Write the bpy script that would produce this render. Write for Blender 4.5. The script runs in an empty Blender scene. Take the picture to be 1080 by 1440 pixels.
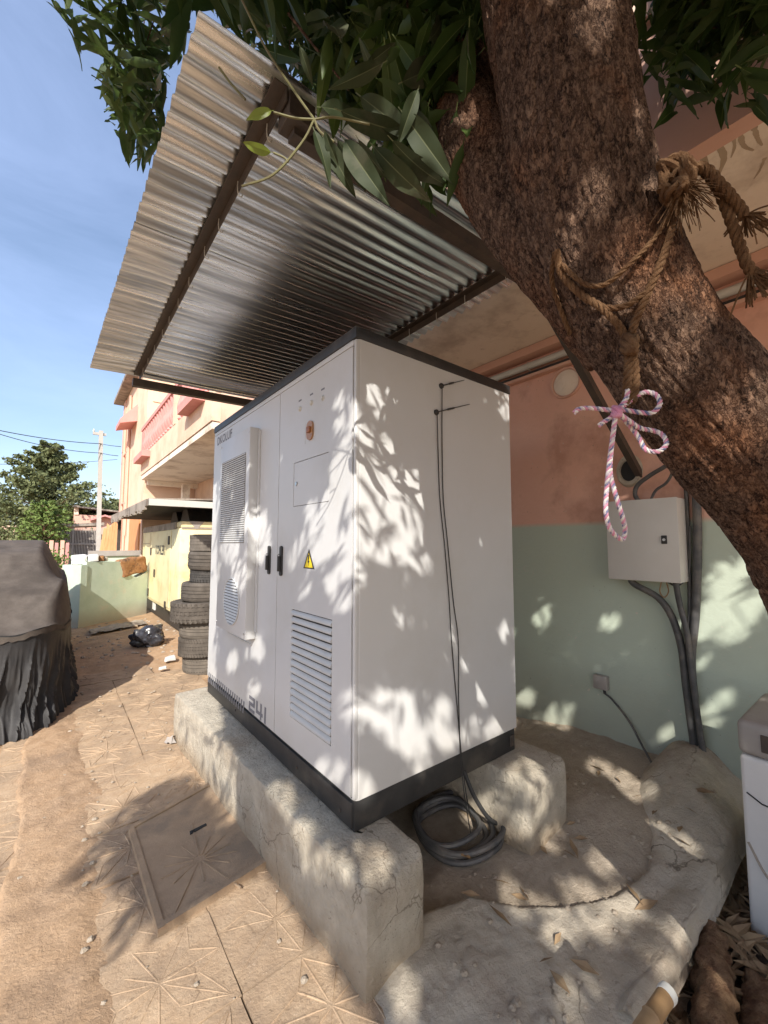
import bpy, bmesh, math, random
import numpy as np
from mathutils import Vector, Matrix, Quaternion, noise as mnoise

R_ = math.radians
random.seed(7); rng = np.random.default_rng(7)
S = bpy.context.scene
COL = S.collection

# ------------------------------------------------------------------ camera, sky, sun, exposure
FPX = 584.0; YAW = R_(38.4); PITCH = R_(4.3); EYE = 1.72
cam_d = bpy.data.cameras.new('camera'); cam = bpy.data.objects.new('camera', cam_d); COL.objects.link(cam)
cam_d.sensor_fit = 'HORIZONTAL'; cam_d.sensor_width = 36; cam_d.lens = 36*FPX/1080
cam_d.clip_start = 0.03; cam_d.clip_end = 2000
cam.location = (0, 0, EYE); cam.rotation_euler = (R_(90)+PITCH, 0, -YAW)
S.camera = cam

SUN_EL = R_(36); SUN_H = Vector((-.63, -.77)).normalized()
TO_SUN = Vector((SUN_H.x*math.cos(SUN_EL), SUN_H.y*math.cos(SUN_EL), math.sin(SUN_EL)))
w = bpy.data.worlds.new("World"); S.world = w; w.use_nodes = True
nt = w.node_tree; bg = nt.nodes['Background']
sky = nt.nodes.new('ShaderNodeTexSky'); sky.sky_type = 'NISHITA'; sky.sun_disc = False
sky.sun_elevation = SUN_EL; sky.sun_rotation = math.atan2(SUN_H.x, SUN_H.y)
sky.air_density = 1.0; sky.dust_density = 1.5; sky.ozone_density = 1.2
# thin wisps of cirrus mixed into the sky, by direction
tc = nt.nodes.new('ShaderNodeTexCoord'); mp = nt.nodes.new('ShaderNodeMapping')
mp.inputs['Scale'].default_value = (1.0, 1.9, 3.0); mp.inputs['Rotation'].default_value = (0.3, 0.2, 0.9)
ns = nt.nodes.new('ShaderNodeTexNoise'); ns.inputs['Scale'].default_value = 1.6; ns.inputs['Detail'].default_value = 7
ns.inputs['Roughness'].default_value = .6; ns.inputs['Distortion'].default_value = .5
cr = nt.nodes.new('ShaderNodeValToRGB'); cr.color_ramp.elements[0].position = .22; cr.color_ramp.elements[1].position = .95
cr.color_ramp.elements[1].color = (.38, .38, .38, 1)
mx = nt.nodes.new('ShaderNodeMixRGB'); mx.inputs[2].default_value = (5.0, 6.2, 9.6, 1)
nt.links.new(tc.outputs['Generated'], mp.inputs[0]); nt.links.new(mp.outputs[0], ns.inputs[0])
nt.links.new(ns.outputs[0], cr.inputs[0]); nt.links.new(cr.outputs[0], mx.inputs[0])
nt.links.new(sky.outputs[0], mx.inputs[1]); nt.links.new(mx.outputs[0], bg.inputs[0])
bg.inputs[1].default_value = 0.12

sun_d = bpy.data.lights.new('sun', 'SUN'); sun_d.energy = 3.9; sun_d.angle = R_(.45); sun_d.color = (1.0, .94, .845)
sun = bpy.data.objects.new('sun', sun_d); COL.objects.link(sun)
sun.location = (-6, -8, 9); sun.rotation_euler = (-TO_SUN).to_track_quat('-Z', 'Y').to_euler()
S.view_settings.view_transform = 'Standard'; S.view_settings.look = 'None'
S.view_settings.exposure = 0.84; S.view_settings.gamma = 1; S.view_settings.use_curve_mapping = False
S.cycles.max_bounces = 8; S.cycles.diffuse_bounces = 5; S.cycles.transparent_max_bounces = 8

# pixel of the 1080x1440 photograph -> point, to measure real places from the picture
_cp, _sp, _cy, _sy = math.cos(PITCH), math.sin(PITCH), math.cos(YAW), math.sin(YAW)
FW = Vector((_sy*_cp, _cy*_cp, _sp)); RT = Vector((_cy, -_sy, 0)); UP = RT.cross(FW); EYEV = Vector((0, 0, EYE))
def ray(px, py): return FW + RT*((px-540)/FPX) - UP*((py-720)/FPX)
def at(px, py, d): return EYEV + ray(px, py)*d
def on(px, py, ax, v):
    r = ray(px, py); return EYEV + r*((v-EYEV[ax])/r[ax])
def proj(P):
    q = np.asarray(P) - np.array(EYEV); z = q @ np.array(FW); z = np.where(np.abs(z) < 1e-6, 1e-6, z)
    return 540+FPX*(q @ np.array(RT))/z, 720-FPX*(q @ np.array(UP))/z, z

# ------------------------------------------------------------------ materials
MATS = {}
def mat(name, c1, c2=None, scale=6.0, rough=.7, metal=0.0, bump=0.0, bscale=40.0, c3=None, s3=1.5, p3=(.5, .62), spec=.5,
        detail=8, stretch=(1, 1, 1), trans=0.0, r2=None, coat=0, lo=.35, hi=.68, bdist=.02):
    """noise-mixed colour (c1,c2), large patches of c3, fine bump; world position coordinates"""
    if name in MATS: return MATS[name]
    m = bpy.data.materials.new(name); m.use_nodes = True; t = m.node_tree; N = t.nodes; L = t.links
    b = N['Principled BSDF']; b.inputs['Roughness'].default_value = rough; b.inputs['Metallic'].default_value = metal
    b.inputs['Specular IOR Level'].default_value = spec
    if coat: b.inputs['Coat Weight'].default_value = coat
    g = N.new('ShaderNodeNewGeometry'); mpn = N.new('ShaderNodeMapping'); mpn.inputs['Scale'].default_value = stretch
    L.new(g.outputs['Position'], mpn.inputs[0])
    def nz(sc, det=detail, ro=.6):
        n = N.new('ShaderNodeTexNoise'); n.inputs['Scale'].default_value = sc; n.inputs['Detail'].default_value = det
        n.inputs['Roughness'].default_value = ro; L.new(mpn.outputs[0], n.inputs[0]); return n
    col = None
    if c2 is not None:
        n = nz(scale); r = N.new('ShaderNodeValToRGB'); r.color_ramp.elements[0].position = lo; r.color_ramp.elements[1].position = hi
        r.color_ramp.elements[0].color = (*c1, 1); r.color_ramp.elements[1].color = (*c2, 1)
        L.new(n.outputs[0], r.inputs[0]); col = r.outputs[0]
        if r2 is not None:
            q = N.new('ShaderNodeMapRange'); q.inputs['To Min'].default_value = rough; q.inputs['To Max'].default_value = r2
            L.new(n.outputs[0], q.inputs[0]); L.new(q.outputs[0], b.inputs['Roughness'])
    if c3 is not None:
        n = nz(s3, 9, .65); r = N.new('ShaderNodeValToRGB'); r.color_ramp.elements[0].position = p3[0]; r.color_ramp.elements[1].position = p3[1]
        L.new(n.outputs[0], r.inputs[0])
        k = N.new('ShaderNodeMixRGB'); k.inputs[1].default_value = (*c1, 1); k.inputs[2].default_value = (*c3, 1)
        if col: L.new(col, k.inputs[1])
        L.new(r.outputs[0], k.inputs[0]); col = k.outputs[0]
    if col: L.new(col, b.inputs['Base Color'])
    else: b.inputs['Base Color'].default_value = (*c1, 1)
    if bump:
        n = nz(bscale, 10, .7); bp = N.new('ShaderNodeBump'); bp.inputs['Strength'].default_value = bump; bp.inputs['Distance'].default_value = bdist
        L.new(n.outputs[0], bp.inputs['Height']); L.new(bp.outputs[0], b.inputs['Normal'])
    if trans:
        tr = N.new('ShaderNodeBsdfTranslucent'); ms = N.new('ShaderNodeMixShader'); ms.inputs[0].default_value = trans
        if col: L.new(col, tr.inputs[0])
        else: tr.inputs[0].default_value = (*c1, 1)
        L.new(b.outputs[0], ms.inputs[1]); L.new(tr.outputs[0], ms.inputs[2])
        L.new(ms.outputs[0], N['Material Output'].inputs[0])
    MATS[name] = m; return m

def layer_mask(m, axis, lo, hi, colour, nscale=3.0, namp=.3, strength=1.0):
    """mix `colour` over a material between two heights (paint line, splash dirt), edge broken by noise"""
    t = m.node_tree; N = t.nodes; L = t.links; b = N['Principled BSDF']
    src = b.inputs['Base Color'].links[0].from_socket if b.inputs['Base Color'].links else None
    g = N.new('ShaderNodeNewGeometry'); sx = N.new('ShaderNodeSeparateXYZ'); L.new(g.outputs['Position'], sx.inputs[0])
    n = N.new('ShaderNodeTexNoise'); n.inputs['Scale'].default_value = nscale; n.inputs['Detail'].default_value = 8; L.new(g.outputs['Position'], n.inputs[0])
    a = N.new('ShaderNodeMath'); a.operation = 'MULTIPLY_ADD'; a.inputs[1].default_value = namp; L.new(n.outputs[0], a.inputs[0]); L.new(sx.outputs[axis], a.inputs[2])
    r = N.new('ShaderNodeMapRange'); r.inputs['From Min'].default_value = lo+namp*.5; r.inputs['From Max'].default_value = hi+namp*.5
    r.inputs['To Max'].default_value = strength; L.new(a.outputs[0], r.inputs[0])
    k = N.new('ShaderNodeMixRGB'); k.inputs[2].default_value = (*colour, 1); L.new(r.outputs[0], k.inputs[0])
    if src: L.new(src, k.inputs[1])
    else: k.inputs[1].default_value = b.inputs['Base Color'].default_value
    L.new(k.outputs[0], b.inputs['Base Color'])

# ------------------------------------------------------------------ mesh builder and object helpers
class MB:
    def __init__(s): s.v = []; s.f = []
    def add(s, vs, fs):
        o = len(s.v); s.v += [tuple(q) for q in vs]; s.f += [tuple(i+o for i in q) for q in fs]; return s
    def box(s, a, b, M=None):
        x0, y0, z0 = a; x1, y1, z1 = b
        vs = [Vector(p) for p in ((x0,y0,z0),(x1,y0,z0),(x1,y1,z0),(x0,y1,z0),(x0,y0,z1),(x1,y0,z1),(x1,y1,z1),(x0,y1,z1))]
        if M is not None: vs = [M @ q for q in vs]
        return s.add(vs, [(0,3,2,1),(4,5,6,7),(0,1,5,4),(1,2,6,5),(2,3,7,6),(3,0,4,7)])
    def bbox(s, a, b, bev=.004, seg=2, M=None, jit=0.0, sub=0):
        bm = bmesh.new(); bmesh.ops.create_cube(bm, size=1)
        c = [(a[i]+b[i])/2 for i in range(3)]; d = [abs(b[i]-a[i]) for i in range(3)]
        for q in bm.verts: q.co = Vector((q.co.x*d[0], q.co.y*d[1], q.co.z*d[2])) + Vector(c)
        bmesh.ops.bevel(bm, geom=list(bm.edges), offset=min(bev, min(d)*.45), segments=seg, affect='EDGES', profile=.5)
        return s.take(bm, M)
    def take(s, bm, M=None):
        bm.verts.ensure_lookup_table(); bm.verts.index_update()
        vs = [(M @ q.co if M is not None else q.co.copy()) for q in bm.verts]; fs = [[q.index for q in f.verts] for f in bm.faces]
        s.add(vs, fs); bm.free(); return s
    def tube(s, path, r, n=8, cap=True, close=False, jit=None):
        P = [Vector(p) for p in path]; m = len(P); rr = r if hasattr(r, '__len__') else [r]*m
        up = None; rings = []
        for i in range(m):
            t = (P[(i+1) % m]-P[i-1]) if close else (P[min(i+1, m-1)]-P[max(i-1, 0)])
            if t.length < 1e-9: t = Vector((0, 0, 1))
            t.normalize()
            if up is None:
                up = t.orthogonal().normalized()
            up = (up - t*up.dot(t));
            if up.length < 1e-6: up = t.orthogonal()
            up.normalize(); sd = t.cross(up)
            rings.append([P[i] + (up*math.cos(2*math.pi*k/n)+sd*math.sin(2*math.pi*k/n))*rr[i]*(jit(i, k) if jit else 1) for k in range(n)])
        vs = [q for g in rings for q in g]; fs = []
        for i in range(m if close else m-1):
            j = (i+1) % m
            for k in range(n): fs.append((i*n+k, i*n+(k+1) % n, j*n+(k+1) % n, j*n+k))
        if cap and not close: fs += [tuple(range(n-1, -1, -1)), tuple((m-1)*n+k for k in range(n))]
        return s.add(vs, fs)
    def lathe(s, prof, c, n=24, axis='z', cap=True):
        vs = []; fs = []
        for (r, h) in prof:
            for k in range(n):
                a = 2*math.pi*k/n; x, y = r*math.cos(a), r*math.sin(a)
                p = {'z': (x, y, h), 'x': (h, x, y), 'y': (y, h, x)}[axis]; vs.append((p[0]+c[0], p[1]+c[1], p[2]+c[2]))
        m = len(prof)
        for i in range(m-1):
            for k in range(n): fs.append((i*n+k, i*n+(k+1) % n, (i+1)*n+(k+1) % n, (i+1)*n+k))
        if cap: fs += [tuple(range(n-1, -1, -1)), tuple((m-1)*n+k for k in range(n))]
        return s.add(vs, fs)
    def prism(s, poly, ext):
        n = len(poly); P = [Vector(p) for p in poly]; e = Vector(ext); vs = P+[p+e for p in P]
        return s.add(vs, [tuple(range(n))[::-1], tuple(range(n, 2*n))]+[(i, (i+1) % n, n+(i+1) % n, n+i) for i in range(n)])
    def grid(s, fn, nu, nv):
        vs = [fn(i/nu, j/nv) for i in range(nu+1) for j in range(nv+1)]
        return s.add(vs, [(i*(nv+1)+j, (i+1)*(nv+1)+j, (i+1)*(nv+1)+j+1, i*(nv+1)+j+1) for i in range(nu) for j in range(nv)])

OFF = {}
def mesh_from(name, mb, m, off, smooth):
    me = bpy.data.meshes.new(name)
    o = Vector(off); me.from_pydata([(q[0]-o.x, q[1]-o.y, q[2]-o.z) for q in mb.v], [], mb.f)
    me.validate(); bm = bmesh.new(); bm.from_mesh(me); bmesh.ops.recalc_face_normals(bm, faces=bm.faces); bm.to_mesh(me); bm.free()
    if smooth:
        me.shade_smooth(); me.set_sharp_from_angle(angle=R_(smooth if smooth is not True else 38))
    if m: me.materials.append(m)
    return me
def tag(o, label=None, cat=None, group=None, kind=None):
    if label: o['label'] = label
    if cat: o['category'] = cat
    if group: o['group'] = group
    if kind: o['kind'] = kind
    return o
def thing(name, label, cat, loc, group=None):
    o = bpy.data.objects.new(name, None); COL.objects.link(o); o.location = loc; o.empty_display_size = .1
    OFF[o.name] = Vector(loc); return tag(o, label, cat, group)
def part(name, mb, m, parent, smooth=False, label=None, kind=None):
    off = OFF[parent.name]; o = bpy.data.objects.new(name, mesh_from(name, mb, m, off, smooth)); COL.objects.link(o)
    o.parent = parent; OFF[o.name] = off; return tag(o, label, None, None, kind)
def solo(name, mb, m, label, cat, loc, smooth=False, group=None, kind=None):
    o = bpy.data.objects.new(name, mesh_from(name, mb, m, loc, smooth)); COL.objects.link(o); o.location = loc
    OFF[o.name] = Vector(loc); return tag(o, label, cat, group, kind)
def struct(name, mb, m, smooth=False, parent=None, kind='structure'):
    o = bpy.data.objects.new(name, mesh_from(name, mb, m, (0, 0, 0), smooth)); COL.objects.link(o); OFF[o.name] = Vector((0, 0, 0))
    if parent: o.parent = parent
    if kind: o['kind'] = kind
    return o
def piece(name, me, parent, M):
    o = bpy.data.objects.new(name, me); COL.objects.link(o); o.parent = parent; o.matrix_local = M; OFF[o.name] = Vector((0, 0, 0)); return o
def copy_tree(o, parent=None):
    c = o.copy(); COL.objects.link(c); c.parent = parent
    for ch in list(o.children): copy_tree(ch, c)
    return c
def fbm(x, y, z=0., o=4): return mnoise.fractal(Vector((x, y, z)), 1.0, 2.1, o)
def smooth01(a, b, x):
    t = max(0., min(1., (x-a)/(b-a))); return t*t*(3-2*t)
def bez(P, n=40):
    """Catmull-Rom through the points"""
    P = [Vector(p) for p in P]; Q = [P[0]*2-P[1]]+P+[P[-1]*2-P[-2]]; out = []
    seg = len(P)-1; per = max(2, n//seg)
    for i in range(seg):
        a, b, c, d = Q[i:i+4]
        for k in range(per):
            t = k/per; out.append(.5*((2*b)+(c-a)*t+(2*a-5*b+4*c-d)*t*t+(3*b-a-3*c+d)*t**3))
    out.append(P[-1]); return out
def text_mb(txt, h, o, ux, uz, ext, bold=0.0):
    cu = bpy.data.curves.new('t', 'FONT'); cu.body = txt; cu.size = h/.73; cu.extrude = 0; cu.offset = bold; cu.resolution_u = 3
    ob = bpy.data.objects.new('t', cu); COL.objects.link(ob); dg = bpy.context.evaluated_depsgraph_get()
    me = bpy.data.meshes.new_from_object(ob.evaluated_get(dg)); bpy.data.objects.remove(ob)
    mb = MB(); o, ux, uz, ext = map(Vector, (o, ux, uz, ext))
    mb.add([o+ux*q.co.x+uz*q.co.y+ext for q in me.vertices], [tuple(p.vertices) for p in me.polygons])
    bpy.data.meshes.remove(me); return mb

# colours of the real surfaces
M_dirt = mat('dirt', (.385, .255, .155), (.49, .34, .22), 9, .95, bump=.7, bscale=42, c3=(.28, .20, .14), s3=.9, p3=(.48, .66), spec=.15)
M_pave = mat('stamped_paving', (.42, .295, .19), (.50, .37, .25), 13, .9, bump=.5, bscale=60, c3=(.31, .225, .155), s3=2.2, p3=(.44, .64), spec=.2)
M_lid = mat('lid_concrete', (.35, .25, .165), (.43, .31, .205), 8, .9, bump=.35, bscale=90, c3=(.29, .22, .155), s3=3, spec=.2)
M_conc = mat('rough_concrete', (.46, .41, .33), (.60, .54, .44), 11, .92, bump=1.0, bscale=34, c3=(.40, .33, .25), s3=2.2, p3=(.5, .68), spec=.2, bdist=.025)
M_apron = mat('cement_apron', (.42, .37, .30), (.54, .48, .39), 7, .92, bump=.55, bscale=44, c3=(.34, .28, .22), s3=1.7, p3=(.48, .62), spec=.2, bdist=.03)
M_soil = mat('pit_soil', (.36, .30, .235), (.46, .39, .31), 16, .95, bump=.8, bscale=50, c3=(.43, .36, .28), s3=2.6, p3=(.5, .66), spec=.15)
M_white = mat('cabinet_white', (.57, .575, .58), (.545, .55, .55), 2.0, .38, bump=.02, bscale=500, spec=.4, c3=(.51, .505, .485), s3=1.3, p3=(.52, .75))
M_grey = mat('grille_grey', (.50, .50, .49), (.56, .56, .55), 6, .45)
M_black = mat('black_paint', (.018, .018, .019), (.035, .034, .033), 9, .5, bump=.08, bscale=120, c3=(.07, .06, .05), s3=4, p3=(.55, .75))
M_dark = mat('dark_gap', (.02, .02, .02), rough=.8)
M_decal = mat('decal_grey', (.17, .17, .19), rough=.6)
M_zinc = mat('galvanised', (.46, .49, .52), (.95, .98, 1.0), 1.15, .42, metal=1.0, r2=.17, bump=.04, bscale=9, c3=(.62, .65, .67), s3=2.6, p3=(.58, .66), stretch=(.9, 17, 1), lo=.40, hi=.60)
M_steel = mat('brown_steel', (.045, .036, .031), (.075, .055, .042), 12, .6, bump=.2, bscale=60)
M_pink = mat('wall_paint', (.72, .42, .32), (.76, .46, .36), 3.2, .85, bump=.18, bscale=26, c3=(.56, .31, .23), s3=1.6, p3=(.48, .62), spec=.25)
M_soffit = mat('soffit_plaster', (.78, .69, .57), (.82, .73, .62), 2.2, .9, bump=.25, bscale=18, c3=(.47, .38, .30), s3=1.6, p3=(.5, .7), spec=.2)
M_pinkb = mat('pink_plaster', (.60, .36, .28), (.66, .42, .33), 2.0, .9, bump=.15, bscale=20, spec=.2)
M_cream = mat('cream_pink_plaster', (.70, .50, .37), (.75, .56, .43), 1.2, .9, bump=.1, bscale=20, c3=(.62, .43, .31), s3=.8, spec=.2)
M_rose = mat('rose_balustrade', (.58, .25, .23), (.64, .31, .28), 3, .85, spec=.2)
M_panel = mat('panel_box_beige', (.60, .58, .54), (.57, .55, .51), 5, .45, bump=.02, bscale=300)
M_rub = mat('black_rubber', (.022, .022, .023), (.04, .039, .038), 14, .6, bump=.1, bscale=90)
M_cab = mat('cable_sheath', (.055, .055, .058), (.10, .097, .094), 12, .55, c3=(.14, .125, .11), s3=5)
M_pvc = mat('pvc_grey', (.50, .50, .47), (.58, .57, .53), 5, .5)
M_tyre = mat('tyre_rubber', (.075, .064, .055), (.125, .108, .092), 9, .9, bump=.3, bscale=70, spec=.2)
M_yel = mat('genset_yellow', (.76, .665, .38), (.80, .71, .44), 2.2, .5, c3=(.66, .54, .28), s3=1.6)
M_mint = mat('mint_plaster', (.44, .53, .43), (.52, .60, .50), 3, .9, bump=.3, bscale=20, c3=(.60, .55, .44), s3=2.2, p3=(.55, .72))
M_orange = mat('orange_door', (.58, .25, .10), (.64, .30, .13), 4, .7)
M_wood = mat('orange_plank', (.55, .29, .13), (.66, .38, .19), 5, .85, stretch=(4, 4, .6), bump=.2, bscale=18)
M_bars = mat('grey_bars', (.30, .27, .24), (.38, .34, .30), 4, .8)
M_rust = mat('rusty_scrap', (.30, .14, .06), (.42, .22, .10), 16, .95, bump=.9, bscale=40, c3=(.10, .06, .04), s3=7)
M_cover = mat('dust_sheet', (.085, .072, .063), (.12, .103, .09), 7, .9, bump=.18, bscale=30, c3=(.068, .058, .051), s3=1.3, spec=.15)
M_drape = mat('black_drape', (.025, .025, .027), (.042, .04, .04), 5, .62, bump=.15, bscale=50, spec=.35)
M_rope = mat('sisal_rope', (.13, .068, .036), (.24, .14, .075), 40, .95, bump=.8, bscale=220, spec=.1)
M_cord = mat('speckled_cord', (.66, .46, .50), (.20, .16, .30), 190, .8, c3=(.74, .70, .66), s3=130, p3=(.44, .56), bump=.4, bscale=260)
def bark_mat(name, dark, mid, light, patch, sc):
    m = bpy.data.materials.new(name); m.use_nodes = True; t = m.node_tree; N = t.nodes; L = t.links; b = N['Principled BSDF']
    b.inputs['Roughness'].default_value = .95; b.inputs['Specular IOR Level'].default_value = .15
    g = N.new('ShaderNodeNewGeometry'); mp_ = N.new('ShaderNodeMapping'); mp_.inputs['Scale'].default_value = (1, 1, .55); L.new(g.outputs['Position'], mp_.inputs[0])
    n = N.new('ShaderNodeTexNoise'); n.inputs['Scale'].default_value = sc; n.inputs['Detail'].default_value = 7; n.inputs['Roughness'].default_value = .68; n.inputs['Distortion'].default_value = .8
    v = N.new('ShaderNodeTexVoronoi'); v.inputs['Scale'].default_value = sc*1.25; v.feature = 'DISTANCE_TO_EDGE'; f = N.new('ShaderNodeTexNoise'); f.inputs['Scale'].default_value = sc*3.2; f.inputs['Detail'].default_value = 5
    big = N.new('ShaderNodeTexNoise'); big.inputs['Scale'].default_value = 4.2; big.inputs['Detail'].default_value = 6
    dm = N.new('ShaderNodeMixRGB'); dm.blend_type = 'ADD'; dm.inputs[0].default_value = .03; L.new(mp_.outputs[0], dm.inputs[1]); L.new(f.outputs[1], dm.inputs[2])
    for q in (n, f): L.new(mp_.outputs[0], q.inputs[0])
    L.new(dm.outputs[0], v.inputs[0]); L.new(g.outputs['Position'], big.inputs[0])
    vr = N.new('ShaderNodeMapRange'); vr.inputs['From Max'].default_value = .28; L.new(v.outputs['Distance'], vr.inputs[0])
    h = N.new('ShaderNodeMath'); h.operation = 'MULTIPLY_ADD'; h.inputs[1].default_value = .28; L.new(vr.outputs[0], h.inputs[0]); L.new(n.outputs[0], h.inputs[2])
    h2 = N.new('ShaderNodeMath'); h2.operation = 'MULTIPLY_ADD'; h2.inputs[1].default_value = .30; L.new(f.outputs[0], h2.inputs[0]); L.new(h.outputs[0], h2.inputs[2])
    r = N.new('ShaderNodeValToRGB'); e = r.color_ramp.elements; e[0].position = .56; e[0].color = (*dark, 1); e[1].position = .98; e[1].color = (*light, 1); k = e.new(.74); k.color = (*mid, 1)
    L.new(h2.outputs[0], r.inputs[0]); br = N.new('ShaderNodeValToRGB'); br.color_ramp.elements[0].position = .50; br.color_ramp.elements[1].position = .70; L.new(big.outputs[0], br.inputs[0])
    mk = N.new('ShaderNodeMixRGB'); mk.blend_type = 'MULTIPLY'; mk.inputs[2].default_value = (*patch, 1); L.new(br.outputs[0], mk.inputs[0]); L.new(r.outputs[0], mk.inputs[1]); L.new(mk.outputs[0], b.inputs['Base Color'])
    bp = N.new('ShaderNodeBump'); bp.inputs['Strength'].default_value = 1; bp.inputs['Distance'].default_value = .022; L.new(h2.outputs[0], bp.inputs['Height']); L.new(bp.outputs[0], b.inputs['Normal'])
    MATS[name] = m; return m
M_bark = bark_mat('mango_bark', (.028, .017, .012), (.135, .080, .056), (.25, .16, .11), (1.3, .95, .70), 52)
M_bedsoil = mat('bed_soil', (.075, .052, .038), (.13, .095, .07), 18, .95, bump=.9, bscale=50)
M_barklog = mat('log_bark', (.17, .09, .055), (.34, .22, .13), 22, .95, bump=1.0, bscale=40, spec=.15, bdist=.04)
M_leaf = mat('mango_leaf', (.026, .054, .013), (.050, .090, .020), 4, .52, trans=.26, c3=(.070, .108, .022), s3=1.3, spec=.28)
M_leafy = mat('young_leaf', (.20, .27, .04), (.26, .33, .06), 8, .4, trans=.4)
M_dustyshade = mat('dusty_shaded_leaf', (.030, .044, .020), (.050, .064, .030), 5, .6, trans=.10, c3=(.070, .075, .045), s3=6, spec=.2)  # greyish dusty green, also darkened in colour to stand in for crown shade
M_dry = mat('dry_leaf', (.20, .13, .075), (.33, .23, .13), 12, .85)
M_twig = mat('green_twig', (.16, .16, .06), (.12, .10, .05), 12, .7)
M_far = mat('far_foliage', (.11, .135, .055), (.185, .20, .085), 1.3, .8, trans=.2)
M_far2 = mat('far_foliage_bright', (.12, .18, .040), (.17, .23, .06), 2, .8, trans=.25)
M_pole = mat('pole_concrete', (.40, .375, .34), (.48, .45, .41), 3, .9)
M_yellow = mat('sign_yellow', (.80, .60, .02), rough=.5)
M_red = mat('switch_red', (.30, .11, .04), rough=.4)
M_brown = mat('switch_glass', (.32, .15, .06), (.42, .22, .10), 60, .3)
M_chrome = mat('lock_metal', (.55, .55, .55), rough=.3, metal=1)
M_bag = mat('plastic_bag_black', (.02, .02, .024), (.05, .05, .06), 20, .25)
M_litter = mat('white_litter', (.72, .72, .72), (.62, .6, .58), 30, .7)
M_appl = mat('appliance_white', (.62, .60, .58), (.68, .66, .64), 4, .5, c3=(.42, .38, .34), s3=6, p3=(.6, .72))
M_applg = mat('appliance_grey', (.30, .27, .25), (.36, .33, .30), 7, .6)
M_bamboo = mat('bamboo', (.26, .155, .07), (.34, .21, .10), 9, .6, stretch=(3, 3, 3))
M_tin = mat('weathered_tin', (.26, .22, .18), (.36, .31, .26), 5, .8, c3=(.15, .12, .10), s3=2)
M_dkbrown = mat('roof_underside', (.05, .045, .04), (.07, .06, .05), 5, .9)  # dark brown for the lean-to soffit board and the shed back wall
def rib_attr(m, colour):
    t = m.node_tree; N = t.nodes; L = t.links; a = N.new('ShaderNodeAttribute'); a.attribute_name = 'rib'
    for q in [x for x in N if x.type in ('BSDF_PRINCIPLED', 'BSDF_TRANSLUCENT')]:
        i = q.inputs[0]; k = N.new('ShaderNodeMixRGB'); k.inputs[2].default_value = (*colour, 1); L.new(a.outputs['Fac'], k.inputs[0])
        if i.links: L.new(i.links[0].from_socket, k.inputs[1])
        L.new(k.outputs[0], i)
rib_attr(M_leaf, (.15, .20, .075)); rib_attr(M_dustyshade, (.13, .15, .08))
M_stain = mat('drip_stain', (.36, .28, .20), (.46, .37, .27), 9, .95, spec=.1)
M_cordp = mat('cord_pink', (.50, .20, .30), (.60, .30, .38), 90, .85); M_cordw = mat('cord_white', (.70, .66, .62), (.60, .55, .52), 90, .85); M_cordb = mat('cord_blue', (.14, .15, .26), (.55, .45, .50), 110, .85, lo=.45, hi=.55)
layer_mask(M_pink, 2, 1.91, 1.865, (.49, .555, .46), 2.0, .02)
layer_mask(M_pink, 2, .75, .05, (.30, .29, .24), 3.0, .5, .6)
layer_mask(M_conc, 2, .16, .02, (.36, .27, .18), 6.0, .14, .8)
layer_mask(M_mint, 2, .35, .05, (.40, .33, .24), 4.0, .2, .7)
M_tyre2 = mat('tyre_pale', (.12, .105, .09), (.18, .155, .13), 9, .95, bump=.3, bscale=70, spec=.15); M_tyre3 = mat('tyre_dark', (.045, .042, .04), (.075, .068, .062), 9, .7, bump=.2, bscale=70, spec=.3)
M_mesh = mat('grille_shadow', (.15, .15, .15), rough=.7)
layer_mask(M_white, 2, .80, .53, (.47, .42, .35), 5.0, .25, .30)
def speckle(m, colour, scale, lo, hi, amt):
    t = m.node_tree; N = t.nodes; L = t.links; i = N['Principled BSDF'].inputs['Base Color']; g = N.new('ShaderNodeNewGeometry')
    n = N.new('ShaderNodeTexNoise'); n.inputs['Scale'].default_value = scale; n.inputs['Detail'].default_value = 3; n2 = N.new('ShaderNodeTexNoise'); n2.inputs['Scale'].default_value = scale*.12
    r = N.new('ShaderNodeMapRange'); r.inputs['From Min'].default_value = lo; r.inputs['From Max'].default_value = hi; r.inputs['To Max'].default_value = amt
    for q in (n, n2): L.new(g.outputs['Position'], q.inputs[0])
    a = N.new('ShaderNodeMath'); a.operation = 'MULTIPLY_ADD'; a.inputs[1].default_value = .5; L.new(n2.outputs[0], a.inputs[0]); L.new(n.outputs[0], a.inputs[2]); L.new(a.outputs[0], r.inputs[0])
    k = N.new('ShaderNodeMixRGB'); k.inputs[2].default_value = (*colour, 1); L.new(r.outputs[0], k.inputs[0]); L.new(i.links[0].from_socket, k.inputs[1]); L.new(k.outputs[0], i)
speckle(M_pink, (.62, .56, .48), 38, .99, 1.03, .8); speckle(M_pink, (.20, .17, .14), 60, 1.0, 1.05, .6)
speckle(M_pave, (.25, .18, .12), 70, .88, .98, .6); speckle(M_pave, (.60, .48, .36), 120, .92, 1.0, .5); speckle(M_dirt, (.24, .16, .10), 60, .90, 1.0, .6)
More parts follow.
